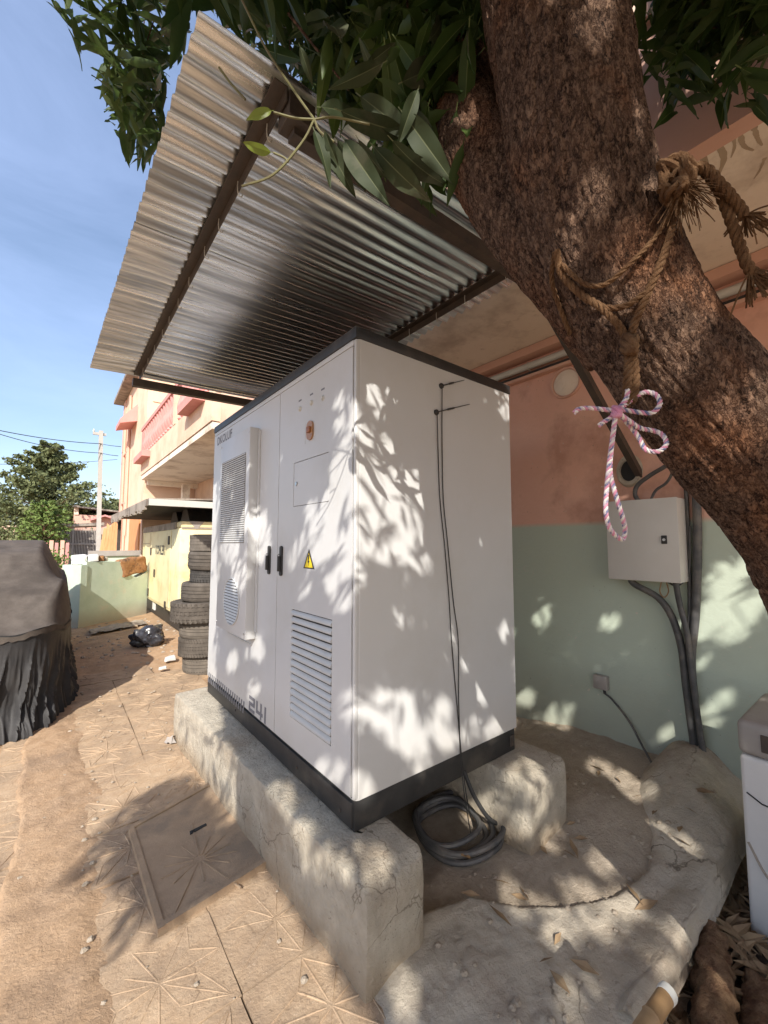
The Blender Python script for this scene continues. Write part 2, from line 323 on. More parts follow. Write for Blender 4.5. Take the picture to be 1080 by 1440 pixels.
def cracks(m, scale, colour, amt, w_):
    t = m.node_tree; N = t.nodes; L = t.links; i = N['Principled BSDF'].inputs['Base Color']; g = N.new('ShaderNodeNewGeometry')
    n = N.new('ShaderNodeTexNoise'); n.inputs['Scale'].default_value = 4; n.inputs['Detail'].default_value = 6; L.new(g.outputs['Position'], n.inputs[0])
    d = N.new('ShaderNodeMixRGB'); d.blend_type = 'ADD'; d.inputs[0].default_value = .35; L.new(g.outputs['Position'], d.inputs[1]); L.new(n.outputs[1], d.inputs[2])
    v = N.new('ShaderNodeTexVoronoi'); v.feature = 'DISTANCE_TO_EDGE'; v.inputs['Scale'].default_value = scale; L.new(d.outputs[0], v.inputs[0])
    n2 = N.new('ShaderNodeTexNoise'); n2.inputs['Scale'].default_value = 2.3; L.new(g.outputs['Position'], n2.inputs[0])
    r = N.new('ShaderNodeMapRange'); r.inputs['From Min'].default_value = w_; r.inputs['From Max'].default_value = 0; r.inputs['To Max'].default_value = amt; L.new(v.outputs['Distance'], r.inputs[0])
    q = N.new('ShaderNodeMapRange'); q.inputs['From Min'].default_value = .46; q.inputs['From Max'].default_value = .56; L.new(n2.outputs[0], q.inputs[0])
    x = N.new('ShaderNodeMath'); x.operation = 'MULTIPLY'; L.new(r.outputs[0], x.inputs[0]); L.new(q.outputs[0], x.inputs[1])
    k = N.new('ShaderNodeMixRGB'); k.inputs[2].default_value = (*colour, 1); L.new(x.outputs[0], k.inputs[0]); L.new(i.links[0].from_socket, k.inputs[1]); L.new(k.outputs[0], i)
cracks(M_apron, 1.7, (.10, .08, .06), .85, .012); cracks(M_conc, 3.0, (.14, .11, .08), .7, .012); cracks(M_pave, 1.3, (.16, .11, .07), .6, .008)
speckle(M_conc, (.24, .20, .16), 75, .93, 1.0, .7); speckle(M_apron, (.22, .18, .14), 55, .95, 1.02, .6); speckle(M_soffit, (.45, .37, .29), 12, .9, 1.05, .5)
# ================================================================== GROUND AND PAVING
def gz(x, y):
    h = -.012 + .022*fbm(x*.9, y*.9) + .008*fbm(x*5, y*5, 3)
    if x < -.15: h += .018*fbm(x*2.2, y*2.2, 9)
    bed = smooth01(1.55, 1.75, x)*smooth01(.78, .62, y)*smooth01(4.4, 4.0, x)
    pav = smooth01(-.35, -.12, x)*smooth01(2.2, 1.9, x)*smooth01(7.3, 6.4, y)*smooth01(-1.5, -.5, y)
    h = h*(1-pav) + (-.045)*pav
    h = h*(1-bed) + (-.17+.03*fbm(x*4, y*4, 5))*bed
    apr = smooth01(1.0, 1.3, x)*smooth01(4.2, 3.6, y)*smooth01(.6, .8, y)
    h = h*(1-apr) + (-.10)*apr
    e = max(abs(x-1)/7, abs(y-6)/10)
    return h*(1-smooth01(.92, 1, e)) - .02*smooth01(.92, 1, e)
g = MB(); g.grid(lambda u, v: (-6+14*u, -4+20*v, gz(-6+14*u, -4+20*v)), 140, 200)
X = [-600, -6, 8, 600]; Y = [-600, -4, 16, 900]
for i in range(3):
    for j in range(3):
        if i == 1 and j == 1: continue
        g.add([(X[i], Y[j], -.02), (X[i+1], Y[j], -.02), (X[i+1], Y[j+1], -.02), (X[i], Y[j+1], -.02)], [(0, 1, 2, 3)])
struct('ground', g, M_dirt, smooth=60)

TILE = .458
def slab_mesh(variant):
    """one cast slab with raised sunburst ribs (as cast), worn unevenly"""
    r = random.Random(variant); n = 22; h = TILE/2-.0025; b = MB()
    ribs = []
    off = Vector((r.uniform(-.02, .02), r.uniform(-.02, .02)))
    k = 2*r.choice((5, 6, 6, 7)); ph = r.uniform(0, 6.28); ends = []
    for i in range(k):
        a = ph+2*math.pi*i/k + r.uniform(-.06, .06); dv = Vector((math.cos(a), math.sin(a)))
        lim = min((h-.012-off.x*(1 if dv.x > 0 else -1))/max(1e-3, abs(dv.x)), (h-.012-off.y*(1 if dv.y > 0 else -1))/max(1e-3, abs(dv.y)))
        l = min(lim, .30) if i % 2 == 0 else min(lim, .145)
        if i % 2 == 0 or r.random() < .8: ribs.append((off+dv*r.choice((.004, .01, .02)), off+dv*l))
        ends.append(off+dv*l)
    for i in range(0, k, 2):
        if r.random() < .75: ribs.append((ends[i], ends[(i+1) % k]))
        if r.random() < .75: ribs.append((ends[(i+1) % k], ends[(i+2) % k]))
    def top(x, y): return .0035*fbm(x*5+variant*7, y*5, 1) + .001*fbm(x*30, y*30, variant)
    b.grid(lambda u, v: ((u-.5)*2*h, (v-.5)*2*h, top((u-.5)*2*h, (v-.5)*2*h)), n, n)
    N = n+1
    edge = [i*N for i in range(N)]+[n*N+j for j in range(1, N)]+[i*N+n for i in range(n-1, -1, -1)]+[j for j in range(n-1, 0, -1)]
    o = len(b.v); b.v += [(b.v[e][0], b.v[e][1], -.06) for e in edge]; m = len(edge)
    b.f += [(edge[i], edge[(i+1) % m], o+(i+1) % m, o+i) for i in range(m)]
    for p, q in ribs:
        p = Vector((max(-h+.012, min(h-.012, p.x)), max(-h+.012, min(h-.012, p.y)))); q = Vector((max(-h+.012, min(h-.012, q.x)), max(-h+.012, min(h-.012, q.y))))
        d = q-p
        if d.length < .03: continue
        t = Vector((-d.y, d.x)).normalized()*.0042; seg = 5; vs = []; fs = []
        worn = r.uniform(.55, 1.0)*(.7 if variant % 3 == 0 else 1)
        for i in range(seg+1):
            c = p+d*i/seg; z = top(c.x, c.y); hh = .0044*worn*(1 if 0 < i < seg else .3)
            vs += [(c.x-t.x, c.y-t.y, z-.002), (c.x-t.x*.45, c.y-t.y*.45, z+hh), (c.x+t.x*.45, c.y+t.y*.45, z+hh), (c.x+t.x, c.y+t.y, z-.002)]
        for i in range(seg):
            for j in range(3): fs.append((i*4+j, i*4+j+1, i*4+j+5, i*4+j+4))
        b.add(vs, fs)
    me = mesh_from('paving_slab', b, M_pave, (0, 0, 0), 40); return me
pav = struct('pavement', MB().add([(-.15, -.6, -.055), (1.02, -.6, -.055), (1.02, 7.0, -.055), (-.15, 7.0, -.055)], [(0, 1, 2, 3)]), M_dirt)
SM = [slab_mesh(i) for i in range(12)]
def put_slab(cx, cy):
    M = Matrix.Translation((cx+random.uniform(-.004, .004), cy+random.uniform(-.004, .004), random.uniform(-.004, .004)+.004)) @ Matrix.Rotation(random.choice((0, 1, 2, 3))*math.pi/2+random.uniform(-.016, .016), 4, 'Z') @ Matrix.Rotation(random.uniform(-.006, .006), 4, 'X')
    piece('paving_slab', random.choice(SM), pav, M)
for j in range(-4, 12):
    for i in range(0, 3):
        cx, cy = -.045+TILE*i+.013*j*.1, 1.45+.462*j
        if i == 0 and random.random() < .35 and j > 0: continue
        if cx > .85 and 1.5 < cy < 4.15: cx -= .0
        put_slab(cx, cy)
for j in range(6, 11):
    for i in range(3, 5):
        if random.random() < .85: put_slab(-.045+TILE*i, 1.45+.462*j)
# drifted sand over the left border of the slabs
def sand_z(x, y):
    e = x+.05*fbm(y*1.6, 2.)+.02*fbm(y*7, 4.)
    return .022+.010*fbm(x*3, y*1.6, 2)+.004*fbm(x*14, y*14, 2)-.035*smooth01(.10, .40, e+.07*fbm(x*5, y*2.5, 7))-.06*smooth01(-.10, -.14, e)
sd = MB(); sd.grid(lambda u, v: (-.36+.95*u, -.3+8*v, sand_z(-.36+.95*u, -.3+8*v)), 60, 320)
struct('sand_drift', sd, M_dirt, smooth=60)

# lid slab over the service pit, dished with a raised rim
lid = thing('inspection_lid', 'square concrete lid with raised rim, lying in the pavement beside the plinth', 'concrete lid', (.74, 2.6, 0))
A, B_, C_, D_ = Vector((.425, 2.99, 0)), Vector((.435, 2.14, 0)), Vector((1.02, 2.23, 0)), Vector((1.0, 3.2, 0))
def quad(u, v): return (A*(1-u)+D_*u)*(1-v) + (B_*(1-u)+C_*u)*v
b = MB(); b.grid(lambda u, v: quad(.05+.9*u, .04+.92*v)+Vector((0, 0, .026+.003*fbm(u*4, v*4, 3))), 24, 30)
part('lid_plate', b, M_lid, lid, smooth=60)
b = MB()
def rim(u0, v0, u1, v1):
    P = [quad(u0, v0), quad(u1, v0), quad(u1, v1), quad(u0, v1)]
    top = [p+Vector((0, 0, .036+random.uniform(-.003, .002))) for p in P]; b.add([p-Vector((0, 0, .03)) for p in P]+top, [(4, 5, 6, 7), (0, 1, 5, 4), (1, 2, 6, 5), (2, 3, 7, 6), (3, 0, 4, 7)])
rim(0, 0, .05, 1); rim(.05, .965, 1, 1); rim(.05, 0, 1, .035)
part('rim', b, M_lid, lid)
b = MB()
cx = Vector((.692, 2.47)); 
for i in range(14):
    a = 2*math.pi*i/14+.1; p = cx+Vector((math.cos(a), math.sin(a)))*.03; q = cx+Vector((math.cos(a), math.sin(a)))*(.34 if i % 2 else .17)
    if q.x < .49 or q.x > .96: q = cx+Vector((math.cos(a), math.sin(a)))*.19
    d = (q-p); t = Vector((-d.y, d.x)).normalized()*.003
    b.prism([(p.x-t.x, p.y-t.y, .022), (q.x-t.x, q.y-t.y, .022), (q.x+t.x, q.y+t.y, .022), (p.x+t.x, p.y+t.y, .022)], (0, 0, .0085))
part('sunburst_rib', b, M_lid, lid)
b = MB(); b.prism([(.70, 2.70, .0265), (.80, 2.725, .0265), (.80, 2.745, .0265), (.705, 2.73, .0265)], (0, 0, .004))
part('lifting_slot', b, M_dark, lid)

# cement apron, dirt pit under the cabinet, cable mound
ARC = [(1.30, 1.50), (1.64, 1.41), (1.76, 1.22), (1.95, 1.08), (2.19, .965), (2.45, .93), (2.72, 1.0), (3.0, 1.2), (3.3, 1.42), (3.7, 1.5)]
def arc_side(x, y):
    """signed distance: positive = pit side"""
    best = 9; sg = 1
    for (x0, y0), (x1, y1) in zip(ARC, ARC[1:]):
        dx, dy = x1-x0, y1-y0; t = max(0, min(1, ((x-x0)*dx+(y-y0)*dy)/(dx*dx+dy*dy))); px, py = x0+dx*t, y0+dy*t
        d = math.hypot(x-px, y-py)
        if d < best: best = d; sg = 1 if dx*(y-y0)-dy*(x-x0) > 0 else -1
    return best*sg
def apron_z(x, y):
    s = arc_side(x, y)
    h = .040 + .020*fbm(x*2.1, y*2.1, 4) + .006*fbm(x*6, y*6, 1) - .007*smooth01(.045, 0, abs(fbm(x*2.6+5, y*2.6, 12)))*smooth01(-.2, .2, fbm(x*1.1, y*1.1, 31)) + .0025*fbm(x*26, y*26, 2)
    h += .012*smooth01(.10, .0, abs(s+.03))
    h += .30*math.exp(-((x-3.55)**2/.16+(y-1.0)**2/.05)) + .13*math.exp(-((x-3.05)**2/.12+(y-.88)**2/.035))
    ridge = abs((y-.96)-.22*math.sin((x-2.7)*2.2)); h += .05*smooth01(.14, 0, ridge)*smooth01(2.6, 3.0, x)
    h += .03*smooth01(.84, .74, y)*smooth01(1.7, 1.9, x)
    h -= .10*smooth01(-.012, .03, s)
    h -= .075*smooth01(1.13, .90, x + .07*fbm(y*3, 1.))
    h -= .12*smooth01(.70, .675, y+.012*fbm(x*6, 2.))
    return h
b = MB(); b.grid(lambda u, v: ((.86+2.75*u), (.665+1.7*v), apron_z(.86+2.75*u, .665+1.7*v)), 190, 135)
struct('cement_apron', b, M_apron, smooth=70)
def pit_z(x, y): return -.005 + .02*fbm(x*2.6, y*2.6, 8)+.01*fbm(x*9, y*9, 8) + .03*smooth01(3.2, 3.6, x) + .12*smooth01(1.95, 2.9, x)*smooth01(2.6, 1.6, abs(y-1.4)+1.3)
b = MB(); b.grid(lambda u, v: (1.1+2.5*u, .86+3.3*v, pit_z(1.1+2.5*u, .86+3.3*v)-.06*smooth01(1.45, 1.2, .86+3.3*v)*smooth01(1.7, 1.4, 1.1+2.5*u)), 90, 110)
struct('pit_ground', b, M_soil, smooth=70)
b = MB(); b.grid(lambda u, v: (1.45+2.2*u, -1.2+1.93*v, -.125+.05*fbm((1.45+2.2*u)*2.5, (-1.2+1.93*v)*2.5, 6)+.02*fbm(u*30, v*26, 6)-.08*smooth01(.12, 0, u)), 90, 80)
struct('soil_bed', b, M_bedsoil, smooth=70)

# ================================================================== PLINTHS
def rough_block(x0, x1, y0, y1, z0, z1, nu=10, nv=40, nw=8, amp=.009, bev=.014, endcut=0):
    bm = bmesh.new(); bmesh.ops.create_cube(bm, size=1)
    for q in bm.verts: q.co = Vector(((x0+x1)/2+q.co.x*(x1-x0), (y0+y1)/2+q.co.y*(y1-y0), (z0+z1)/2+q.co.z*(z1-z0)))
    if endcut:
        vv = [q for q in bm.edges if all(abs(v.co.y-y0) < 1e-4 for v in q.verts) and (all(v.co.x > x1-1e-4 for v in q.verts) or all(v.co.z > z1-1e-4 for v in q.verts))]
        bmesh.ops.bevel(bm, geom=vv, offset=endcut, segments=2, affect='EDGES', profile=.5)
    bmesh.ops.bevel(bm, geom=[e for e in bm.edges if e.calc_face_angle(0) > .5], offset=bev, segments=2, affect='EDGES', profile=.6)
    for ax, n in ((0, nu), (1, nv), (2, nw)):
        lo, hi = (x0, x1) if ax == 0 else (y0, y1) if ax == 1 else (z0, z1)
        for k in range(1, n):
            c = [0, 0, 0]; c[ax] = lo+(hi-lo)*k/n; nn = [0, 0, 0]; nn[ax] = 1
            bmesh.ops.bisect_plane(bm, geom=bm.verts[:]+bm.edges[:]+bm.faces[:], plane_co=c, plane_no=nn)
    for q in bm.verts:
        p = q.co; n1 = fbm(p.x*6, p.y*6, p.z*6); n2 = fbm(p.x*6+31, p.y*6, p.z*6+9)
        q.co = p+Vector((n1, n2*.7, fbm(p.x*6, p.y*6+50, p.z*6)*.6))*amp
    return MB().take(bm)
b = rough_block(.90, 1.30, 1.36, 4.12, -.12, .395, endcut=.07)
# the front face leans: wider at the foot near the camera end
b.v = [(x+(.09*(1-(y-1.36)/2.76)-.0)*(1 if x < 1.1 else .35), y, z) for x, y, z in b.v]
solo('concrete_plinth', b, M_conc, 'long rough concrete plinth under the cabinet doors', 'plinth', (1.1, 2.7, 0), smooth=45, group=None)
b = rough_block(2.12, 2.54, 1.38, 4.1, -.12, .395, endcut=.05)
solo('concrete_plinth', b, M_conc, 'rear concrete plinth block under the back corner of the cabinet', 'plinth', (2.3, 2.7, 0), smooth=45)

# ================================================================== STORAGE CABINET
CX0, CX1, CY0, CY1, CZ0, CZ1 = 1.124, 2.395, 1.641, 3.95, .40, 2.79
cab = thing('storage_cabinet', 'tall white two door battery cabinet with black base and black top rim', 'cabinet', (1.76, 2.8, .4))
def plan_box(x0, x1, y0, y1, z0, z1, rad, corner_only=True, seg=8):
    P = []
    for cx, cy, a0, rr in ((x0+rad, y0+rad, math.pi, rad), (x1-.008, y0+.008, 1.5*math.pi, .008), (x1-.008, y1-.008, 0, .008), (x0+.008, y1-.008, .5*math.pi, .008)):
        for k in range(seg+1):
            a = a0+.5*math.pi*k/seg; P.append((cx+rr*math.cos(a), cy+rr*math.sin(a), z0))
    return MB().prism(P, (0, 0, z1-z0))
part('body', plan_box(CX0+.0095, CX1, CY0, CY1, .54, 2.735, .024), M_white, cab, smooth=30)
part('base', MB().bbox((CX0+.012, CY0+.012, .40), (CX1-.01, CY1-.01, .54), .004), M_black, cab, smooth=30)
b = MB(); b.bbox((CX0-.004, CY0-.006, 2.735), (CX1+.004, CY1+.006, 2.795), .005)
part('top_rim', b, M_black, cab, smooth=30)
b = MB(); b.bbox((CX0, 1.664, 2.705), (CX0+.02, CY1-.005, 2.733), .002); part('header_strip', b, M_white, cab, smooth=30)
b = MB(); b.bbox((CX0-.001, CY0+.02, .415), (CX0+.02, CY1-.02, .53), .003); part('kick_plate', b, M_black, cab, smooth=30)
# dark recess behind the door gaps, then the two doors
b = MB()
part('corner_post', MB().bbox((CX0, CY0+.0008, .545), (CX0+.03, 1.662, 2.7335), .009, 4), M_white, cab, smooth=40)
part('door_gap', MB().box((CX0+.008, 1.664, .545), (CX0+.0135, CY1-.004, 2.72)), M_dark, cab)
def plate_with_holes(x, th, y0, y1, z0, z1, holes):
    """door skin facing -X, with rectangular openings"""
    ys = sorted({y0, y1, *[h[0] for h in holes], *[h[1] for h in holes]}); zs = sorted({z0, z1, *[h[2] for h in holes], *[h[3] for h in holes]})
    b = MB()
    def hole(a, c): return any(h[0] < a < h[1] and h[2] < c < h[3] for h in holes)
    vi = {}
    def V(y, z, d):
        k = (y, z, d)
        if k not in vi: vi[k] = len(b.v); b.v.append((x+(th if d else 0), y, z))
        return vi[k]
    for i in range(len(ys)-1):
        for j in range(len(zs)-1):
            if hole((ys[i]+ys[i+1])/2, (zs[j]+zs[j+1])/2): continue
            a, c, d, e = ys[i], ys[i+1], zs[j], zs[j+1]
            b.f.append((V(a, d, 0), V(a, e, 0), V(c, e, 0), V(c, d, 0)))
    for (a, c, d, e) in [(y0, y1, z0, z1)]+list(holes):
        for p, q in (((a, d), (c, d)), ((c, d), (c, e)), ((c, e), (a, e)), ((a, e), (a, d))):
            b.f.append((V(*p, 0), V(*q, 0), V(*q, 1), V(*p, 1)))
    return b
LV = (1.842, 2.298, .715, 1.332); PN = (1.888, 2.302, 1.939, 2.206)
rd = part('door', plate_with_holes(CX0, .008, 1.668, 2.5125, .552, 2.70, [LV, (PN[0], PN[1], PN[2], PN[3])]), M_white, cab, label='near door with the louvred vent and control panel')
ld = part('door', plate_with_holes(CX0, .008, 2.5185, CY1-.006, .552, 2.70, []), M_white, cab, label='far door carrying the air conditioner')
# louvre: 15 sloped blades in a recess
part('vent_recess', MB().box((CX0+.0125, LV[0]-.01, LV[2]-.01), (CX0+.030, LV[1]+.01, LV[3]+.01)), M_dark, rd)
nsl = 15; me = None
for k in range(nsl):
    z = LV[2]+(k+.5)*(LV[3]-LV[2])/nsl; hh = (LV[3]-LV[2])/nsl
    b = MB(); pr = [(CX0+.012, z-hh*.42), (CX0-.007, z-hh*.30), (CX0-.009, z-hh*.12), (CX0+.001, z+hh*.25), (CX0+.012, z+hh*.42)]
    b.prism([(x, LV[0]+.002, zz) for x, zz in pr], (0, LV[1]-LV[0]-.004, 0)); part('louvre_blade', b, M_grey, rd, smooth=50)
b = MB(); b.bbox((CX0+.001, PN[0]+.003, PN[2]+.003), (CX0+.012, PN[1]-.003, PN[3]-.003), .001)
pn = part('control_flap', b, M_white, rd)
b = MB().lathe([(.0, -.004), (.011, -.004), (.013, .001), (.013, .006)], (CX0-.002, 2.262, 2.075), 14, 'x', cap=False); part('lock', b, M_chrome, rd, smooth=True)
# emergency stop window, three indicator lamps
def capsule(x, y, z, hw, hh, th):
    P = [(x, y+hw*math.cos(a), z+(hh-hw)+hw*math.sin(a)) for a in [math.pi*k/10 for k in range(11)]]+[(x, y+hw*math.cos(a), z-(hh-hw)+hw*math.sin(a)) for a in [math.pi+math.pi*k/10 for k in range(11)]]
    return MB().prism(P, (-th, 0, 0))
sw = part('stop_switch', capsule(CX0-.0005, 2.094, 2.364, .036, .056, .010), M_brown, rd, smooth=40)
part('switch_knob', MB().bbox((CX0-.022, 2.074, 2.35), (CX0-.0105, 2.114, 2.385), .004), M_red, sw, smooth=40)
part('switch_marking', MB().box((CX0-.0008, 2.155, 2.30), (CX0+.001, 2.164, 2.42)), M_grey, rd)
for y, z in ((2.232, 2.528), (2.09, 2.526), (1.961, 2.518)):
    part('indicator_lamp', MB().lathe([(0, -.010), (.011, -.009), (.013, -.003), (.017, -.0025), (.018, .002)], (CX0-.001, y, z), 16, 'x', cap=False), M_pvc, rd, smooth=True)
    part('lamp_tag', MB().box((CX0-.0008, y-.018, z+.045), (CX0+.001, y+.018, z+.055)), M_decal, rd)
# swing handles
for yy, dd in ((2.632, ld), (2.447, rd)):
    hp = part('door_handle', capsule(CX0-.0005, yy, 1.61, .015, .093, .012), M_black, dd, smooth=40)
    b = MB(); b.bbox((CX0-.030, yy-.009, 1.545), (CX0-.012, yy+.009, 1.64), .004); part('lever', b, M_black, hp, smooth=40)
    b = MB(); b.tube([(CX0-.018, yy+.010+.014*math.cos(a), 1.638+.014*math.sin(a)) for a in [2*math.pi*k/14 for k in range(14)]], .002, 5, close=True); part('padlock_eye', b, M_steel, hp, smooth=True)
# warning triangle
def tri(y, z, s, x, th): 
    return MB().prism([(x, y+s*.5, z-s*.29), (x, y, z+s*.58), (x, y-s*.5, z-s*.29)], (-th, 0, 0))
wt = part('warning_sign', tri(2.094, 1.615, .128, CX0-.0003, .0012), M_black, rd)
part('sign_face', tri(2.094, 1.612, .094, CX0-.0016, .0006), M_yellow, wt)
b = MB().prism([(CX0-.0023, 2.100, 1.655), (CX0-.0023, 2.086, 1.655), (CX0-.0023, 2.094, 1.622), (CX0-.0023, 2.084, 1.622), (CX0-.0023, 2.098, 1.588), (CX0-.0023, 2.096, 1.612), (CX0-.0023, 2.106, 1.612)], (-.0005, 0, 0)); part('bolt_mark', b, M_black, wt)
# air conditioner on the far door
AX = 1.05; AY0, AY1, AZ0, AZ1 = 2.85, 3.50, 1.06, 2.545
b = MB(); b.bbox((AX, AY0, AZ0), (CX0-.0005, AY1, AZ1), .006)
ac = part('air_conditioner', b, M_white, cab, smooth=30)
part('mounting_flange', MB().box((CX0-.012, AY0-.022, AZ0+.05), (CX0-.001, AY0-.001, AZ1-.02)), M_white, cab)
part('grille_backing', MB().box((AX-.0015, 2.915, 1.722), (AX+.002, 3.455, 2.372)), M_mesh, ac)
for k in range(40):
    z = 1.728+.64*k/39.5; b = MB(); b.prism([(AX-.0016, 2.918, z), (AX-.006, 2.918, z-.002), (AX-.007, 2.918, z+.003), (AX-.0016, 2.918, z+.0095)], (0, .534, 0)); part('grille_bar', b, M_grey, ac)
b = MB(); b.lathe([(.165, -.0012), (.0, -.0012)], (AX, 3.145, 1.29), 40, 'x', cap=False); part('fan_opening', b, M_mesh, ac)
b = MB(); b.tube([(AX-.004, 3.145+.17*math.cos(a), 1.29+.17*math.sin(a)) for a in [2*math.pi*k/48 for k in range(48)]], .0045, 6, close=True); part('fan_ring', b, M_grey, ac, smooth=True)
for k in range(15):
    z = 1.29-.15+.3*k/14; wv = math.sqrt(max(.0001, .166**2-(z-1.29)**2)); b = MB()
    b.prism([(AX-.0016, 3.145-wv, z-.004), (AX-.009, 3.145-wv, z-.005), (AX-.0016, 3.145-wv, z+.007)], (0, 2*wv, 0)); part('fan_slat', b, M_grey, ac)
b = MB(); b.prism([(CX0-.0006, 2.92, 1.00), (CX0-.0006, 3.40, 1.00), (CX0-.0006, 3.40, 1.012), (CX0-.0006, 2.92, 1.012)], (-.006, 0, 0)); part('drip_edge', b, M_grey, ld)
b = MB()
for y, z in ((AY0+.02, AZ0+.04), (AY1-.02, AZ0+.04), (AY0+.02, AZ1-.04), (AY1-.02, AZ1-.04)): b.lathe([(0, -.004), (.006, -.003), (.008, .001)], (AX-.0005, y, z), 8, 'x', cap=False)
part('screw', b, M_chrome, ac, smooth=True)
# printed marks: name at the top, slanted stripes and number at the foot of the far door
part('lettering', text_mb('DKOLUF', .075, (CX0-.0012, 3.86, 2.605), (0, -1, 0), (0, 0, 1), (0, 0, 0), .002), M_decal, ld)
b = MB()
for k in range(19):
    y = 3.88-k*.0475; b.prism([(CX0-.0012, y+.018, .502), (CX0-.0012, y+.040, .502), (CX0-.0012, y+.022, .588), (CX0-.0012, y, .588)], (-.0004, 0, 0))
    part('stripe_mark', b, M_decal, ld); b = MB()
def seg(x0, z0, x1, z1): return (2.945-x0, z0, 2.945-x1, z1)
DG = {'2': [(0, .082, .105, .105), (.08, .045, .105, .082), (0, .042, .105, .065), (0, .023, .025, .042), (0, 0, .105, .023)],
      '4': [(0, .045, .025, .105), (0, .025, .115, .047), (.07, 0, .095, .105)], '1': [(0, 0, .027, .105)]}
xo = 0
for ch in '241':
    b = MB()
    for (a, c, d, e) in DG[ch]:
        y0, y1 = 2.942-xo-a, 2.942-xo-d; sk = .05
        b.prism([(CX0-.0012, y0-c*sk, .492+c), (CX0-.0012, y1-c*sk, .492+c), (CX0-.0012, y1-e*sk, .492+e), (CX0-.0012, y0-e*sk, .492+e)], (-.0004-.0002*len(b.v)/100, 0, 0))
    b.v = [(x, y, .555+(z-.492)*1.0) for x, y, z in b.v]
    part('number_mark', b, M_decal, ld); xo += {'2': .13, '4': .14, '1': .05}[ch]
for y, z in ((3.2, .475), (2.2, .47), (1.75, .46)):
    part('bolt', MB().lathe([(0, -.006), (.007, -.005), (.008, .001)], (CX0-.0015, y, z), 8, 'x', cap=False), M_steel, cab, smooth=True)
part('earth_lug', MB().bbox((2.33, CY0+.004, .43), (2.37, CY0+.013, .50), .002), M_steel, cab)
# two stick-on antennas and their leads down the side panel
SY = CY0
def antenna(x, z, x2, z2, lead):
    t = thing('antenna', ('upper' if z > 2.55 else 'lower')+' short black antenna stuck on the cabinet side, cable hanging from it', 'antenna', (x, SY, z), 'antennas on the cabinet side')
    part('magnet_foot', MB().lathe([(.0, -.016), (.010, -.016), (.016, -.010), (.017, -.0005)], (x, SY, z), 14, 'y', cap=False), M_black, t, smooth=True)
    d = Vector((x2-x, 0, z2-z)); p = Vector((x, SY-.013, z))
    part('whip', MB().tube([p, p+d*.28, p+d*.3, p+d*.5, p+d*.52, p+d], [.0035, .0035, .006, .0055, .0028, .002], 7), M_black, t, smooth=True)
    part('lead', MB().tube(bez(lead, 80), .0032, 6), M_rub, t, smooth=True)
antenna(1.723, 2.632, 1.915, 2.712, [(1.723, SY-.010, 2.63), (1.722, SY-.006, 2.3), (1.728, SY-.005, 1.98), (1.755, SY-.006, 1.75), (1.80, SY-.005, 1.40), (1.838, SY-.006, 1.16), (1.835, SY-.006, .85), (1.842, SY-.007, .54), (1.85, SY-.012, .42), (1.86, SY-.02, .30), (1.95, 1.66, .06)])
antenna(1.680, 2.467, 1.962, 2.572, [(1.680, SY-.010, 2.465), (1.690, SY-.006, 2.2), (1.702, SY-.005, 1.96), (1.735, SY-.006, 1.70), (1.765, SY-.005, 1.42), (1.782, SY-.006, 1.17), (1.815, SY-.006, .86), (1.850, SY-.007, .54), (1.862, SY-.012, .42), (1.88, SY-.02, .28), (2.02, 1.70, .05)])
# ================================================================== AWNING
aw = thing('awning', 'corrugated metal awning on dark steel angles above the white cabinet', 'awning', (1.2, 2.8, 3.3))
AWX0, AWX1, AWY0, AWY1 = .18, 2.20, 1.22, 4.46
def awz(x): return 3.295+.03*(x-.2)
def awx0(y): return .265-.026*(y-1.22)
PIT = .076
def sheet(y0, y1, lift, mm):
    n = int((y1-y0)/PIT*9); nx = 26; b = MB()
    for side in (0, 1):
        def fn(u, v):
            y = y0+(y1-y0)*u; x = awx0(y)+(AWX1-awx0(y))*v; a = .0125+.002*fbm(y*1.5, x*2, lift*900)
            if v < .03 or v > .98: x += .004*fbm(y*9, 3, 1)
            z = awz(x)+a*math.sin(2*math.pi*y/PIT)+lift+.006*fbm(x*1.3, y*1.1, 5)+.004*fbm(x*4, y*3, 2)*(1-v)+(.0012 if side else 0)
            return (x, y, z)
        b.grid(fn, n, nx)
    return part('roof_sheet', b, mm, aw, smooth=70)
sheet(AWY0, 2.36, .004, M_zinc); sheet(2.30, 3.46, .0, M_zinc); sheet(3.40, AWY1, .004, M_zinc)
def angle_bar(p, q, wdt=.05, th=.005, drop=.05):
    """L steel along X or Y hanging below the sheet"""
    p, q = Vector(p), Vector(q); d = (q-p).normalized(); s = Vector((-d.y, d.x, 0)); up = Vector((0, 0, 1)); b = MB()
    prof = [(0, 0), (wdt, 0), (wdt, -th), (th, -th), (th, -drop), (0, -drop)]
    b.prism([p+s*a+up*c for a, c in prof], q-p); return b
zt = lambda x: awz(x)-.014
part('purlin', angle_bar((.56, AWY0+.02, zt(.56)), (.56, AWY1-.06, zt(.56))), M_steel, aw)
part('purlin', angle_bar((2.03, AWY0+.02, zt(2.03)), (2.03, AWY1-.06, zt(2.03))), M_steel, aw)
b = MB(); b.box((0, 0, 0), (1, 1, 1)); 
def beam(x0, x1, y0, y1, drop, h):
    b = MB(); b.prism([(x0, y0, zt(x0)-drop), (x0, y1, zt(x0)-drop), (x0, y1, zt(x0)-drop-h), (x0, y0, zt(x0)-drop-h)], (x1-x0, 0, .03*(x1-x0))); return b
part('rafter', beam(.50, 3.55, 4.34, 4.40, .052, .07), M_steel, aw)
part('rafter', beam(.60, 3.55, 1.27, 1.32, .052, .07), M_steel, aw)
b = MB().bbox((.565, 1.235, 3.195), (.665, 1.33, 3.285), .003); part('bracket', b, M_steel, aw)
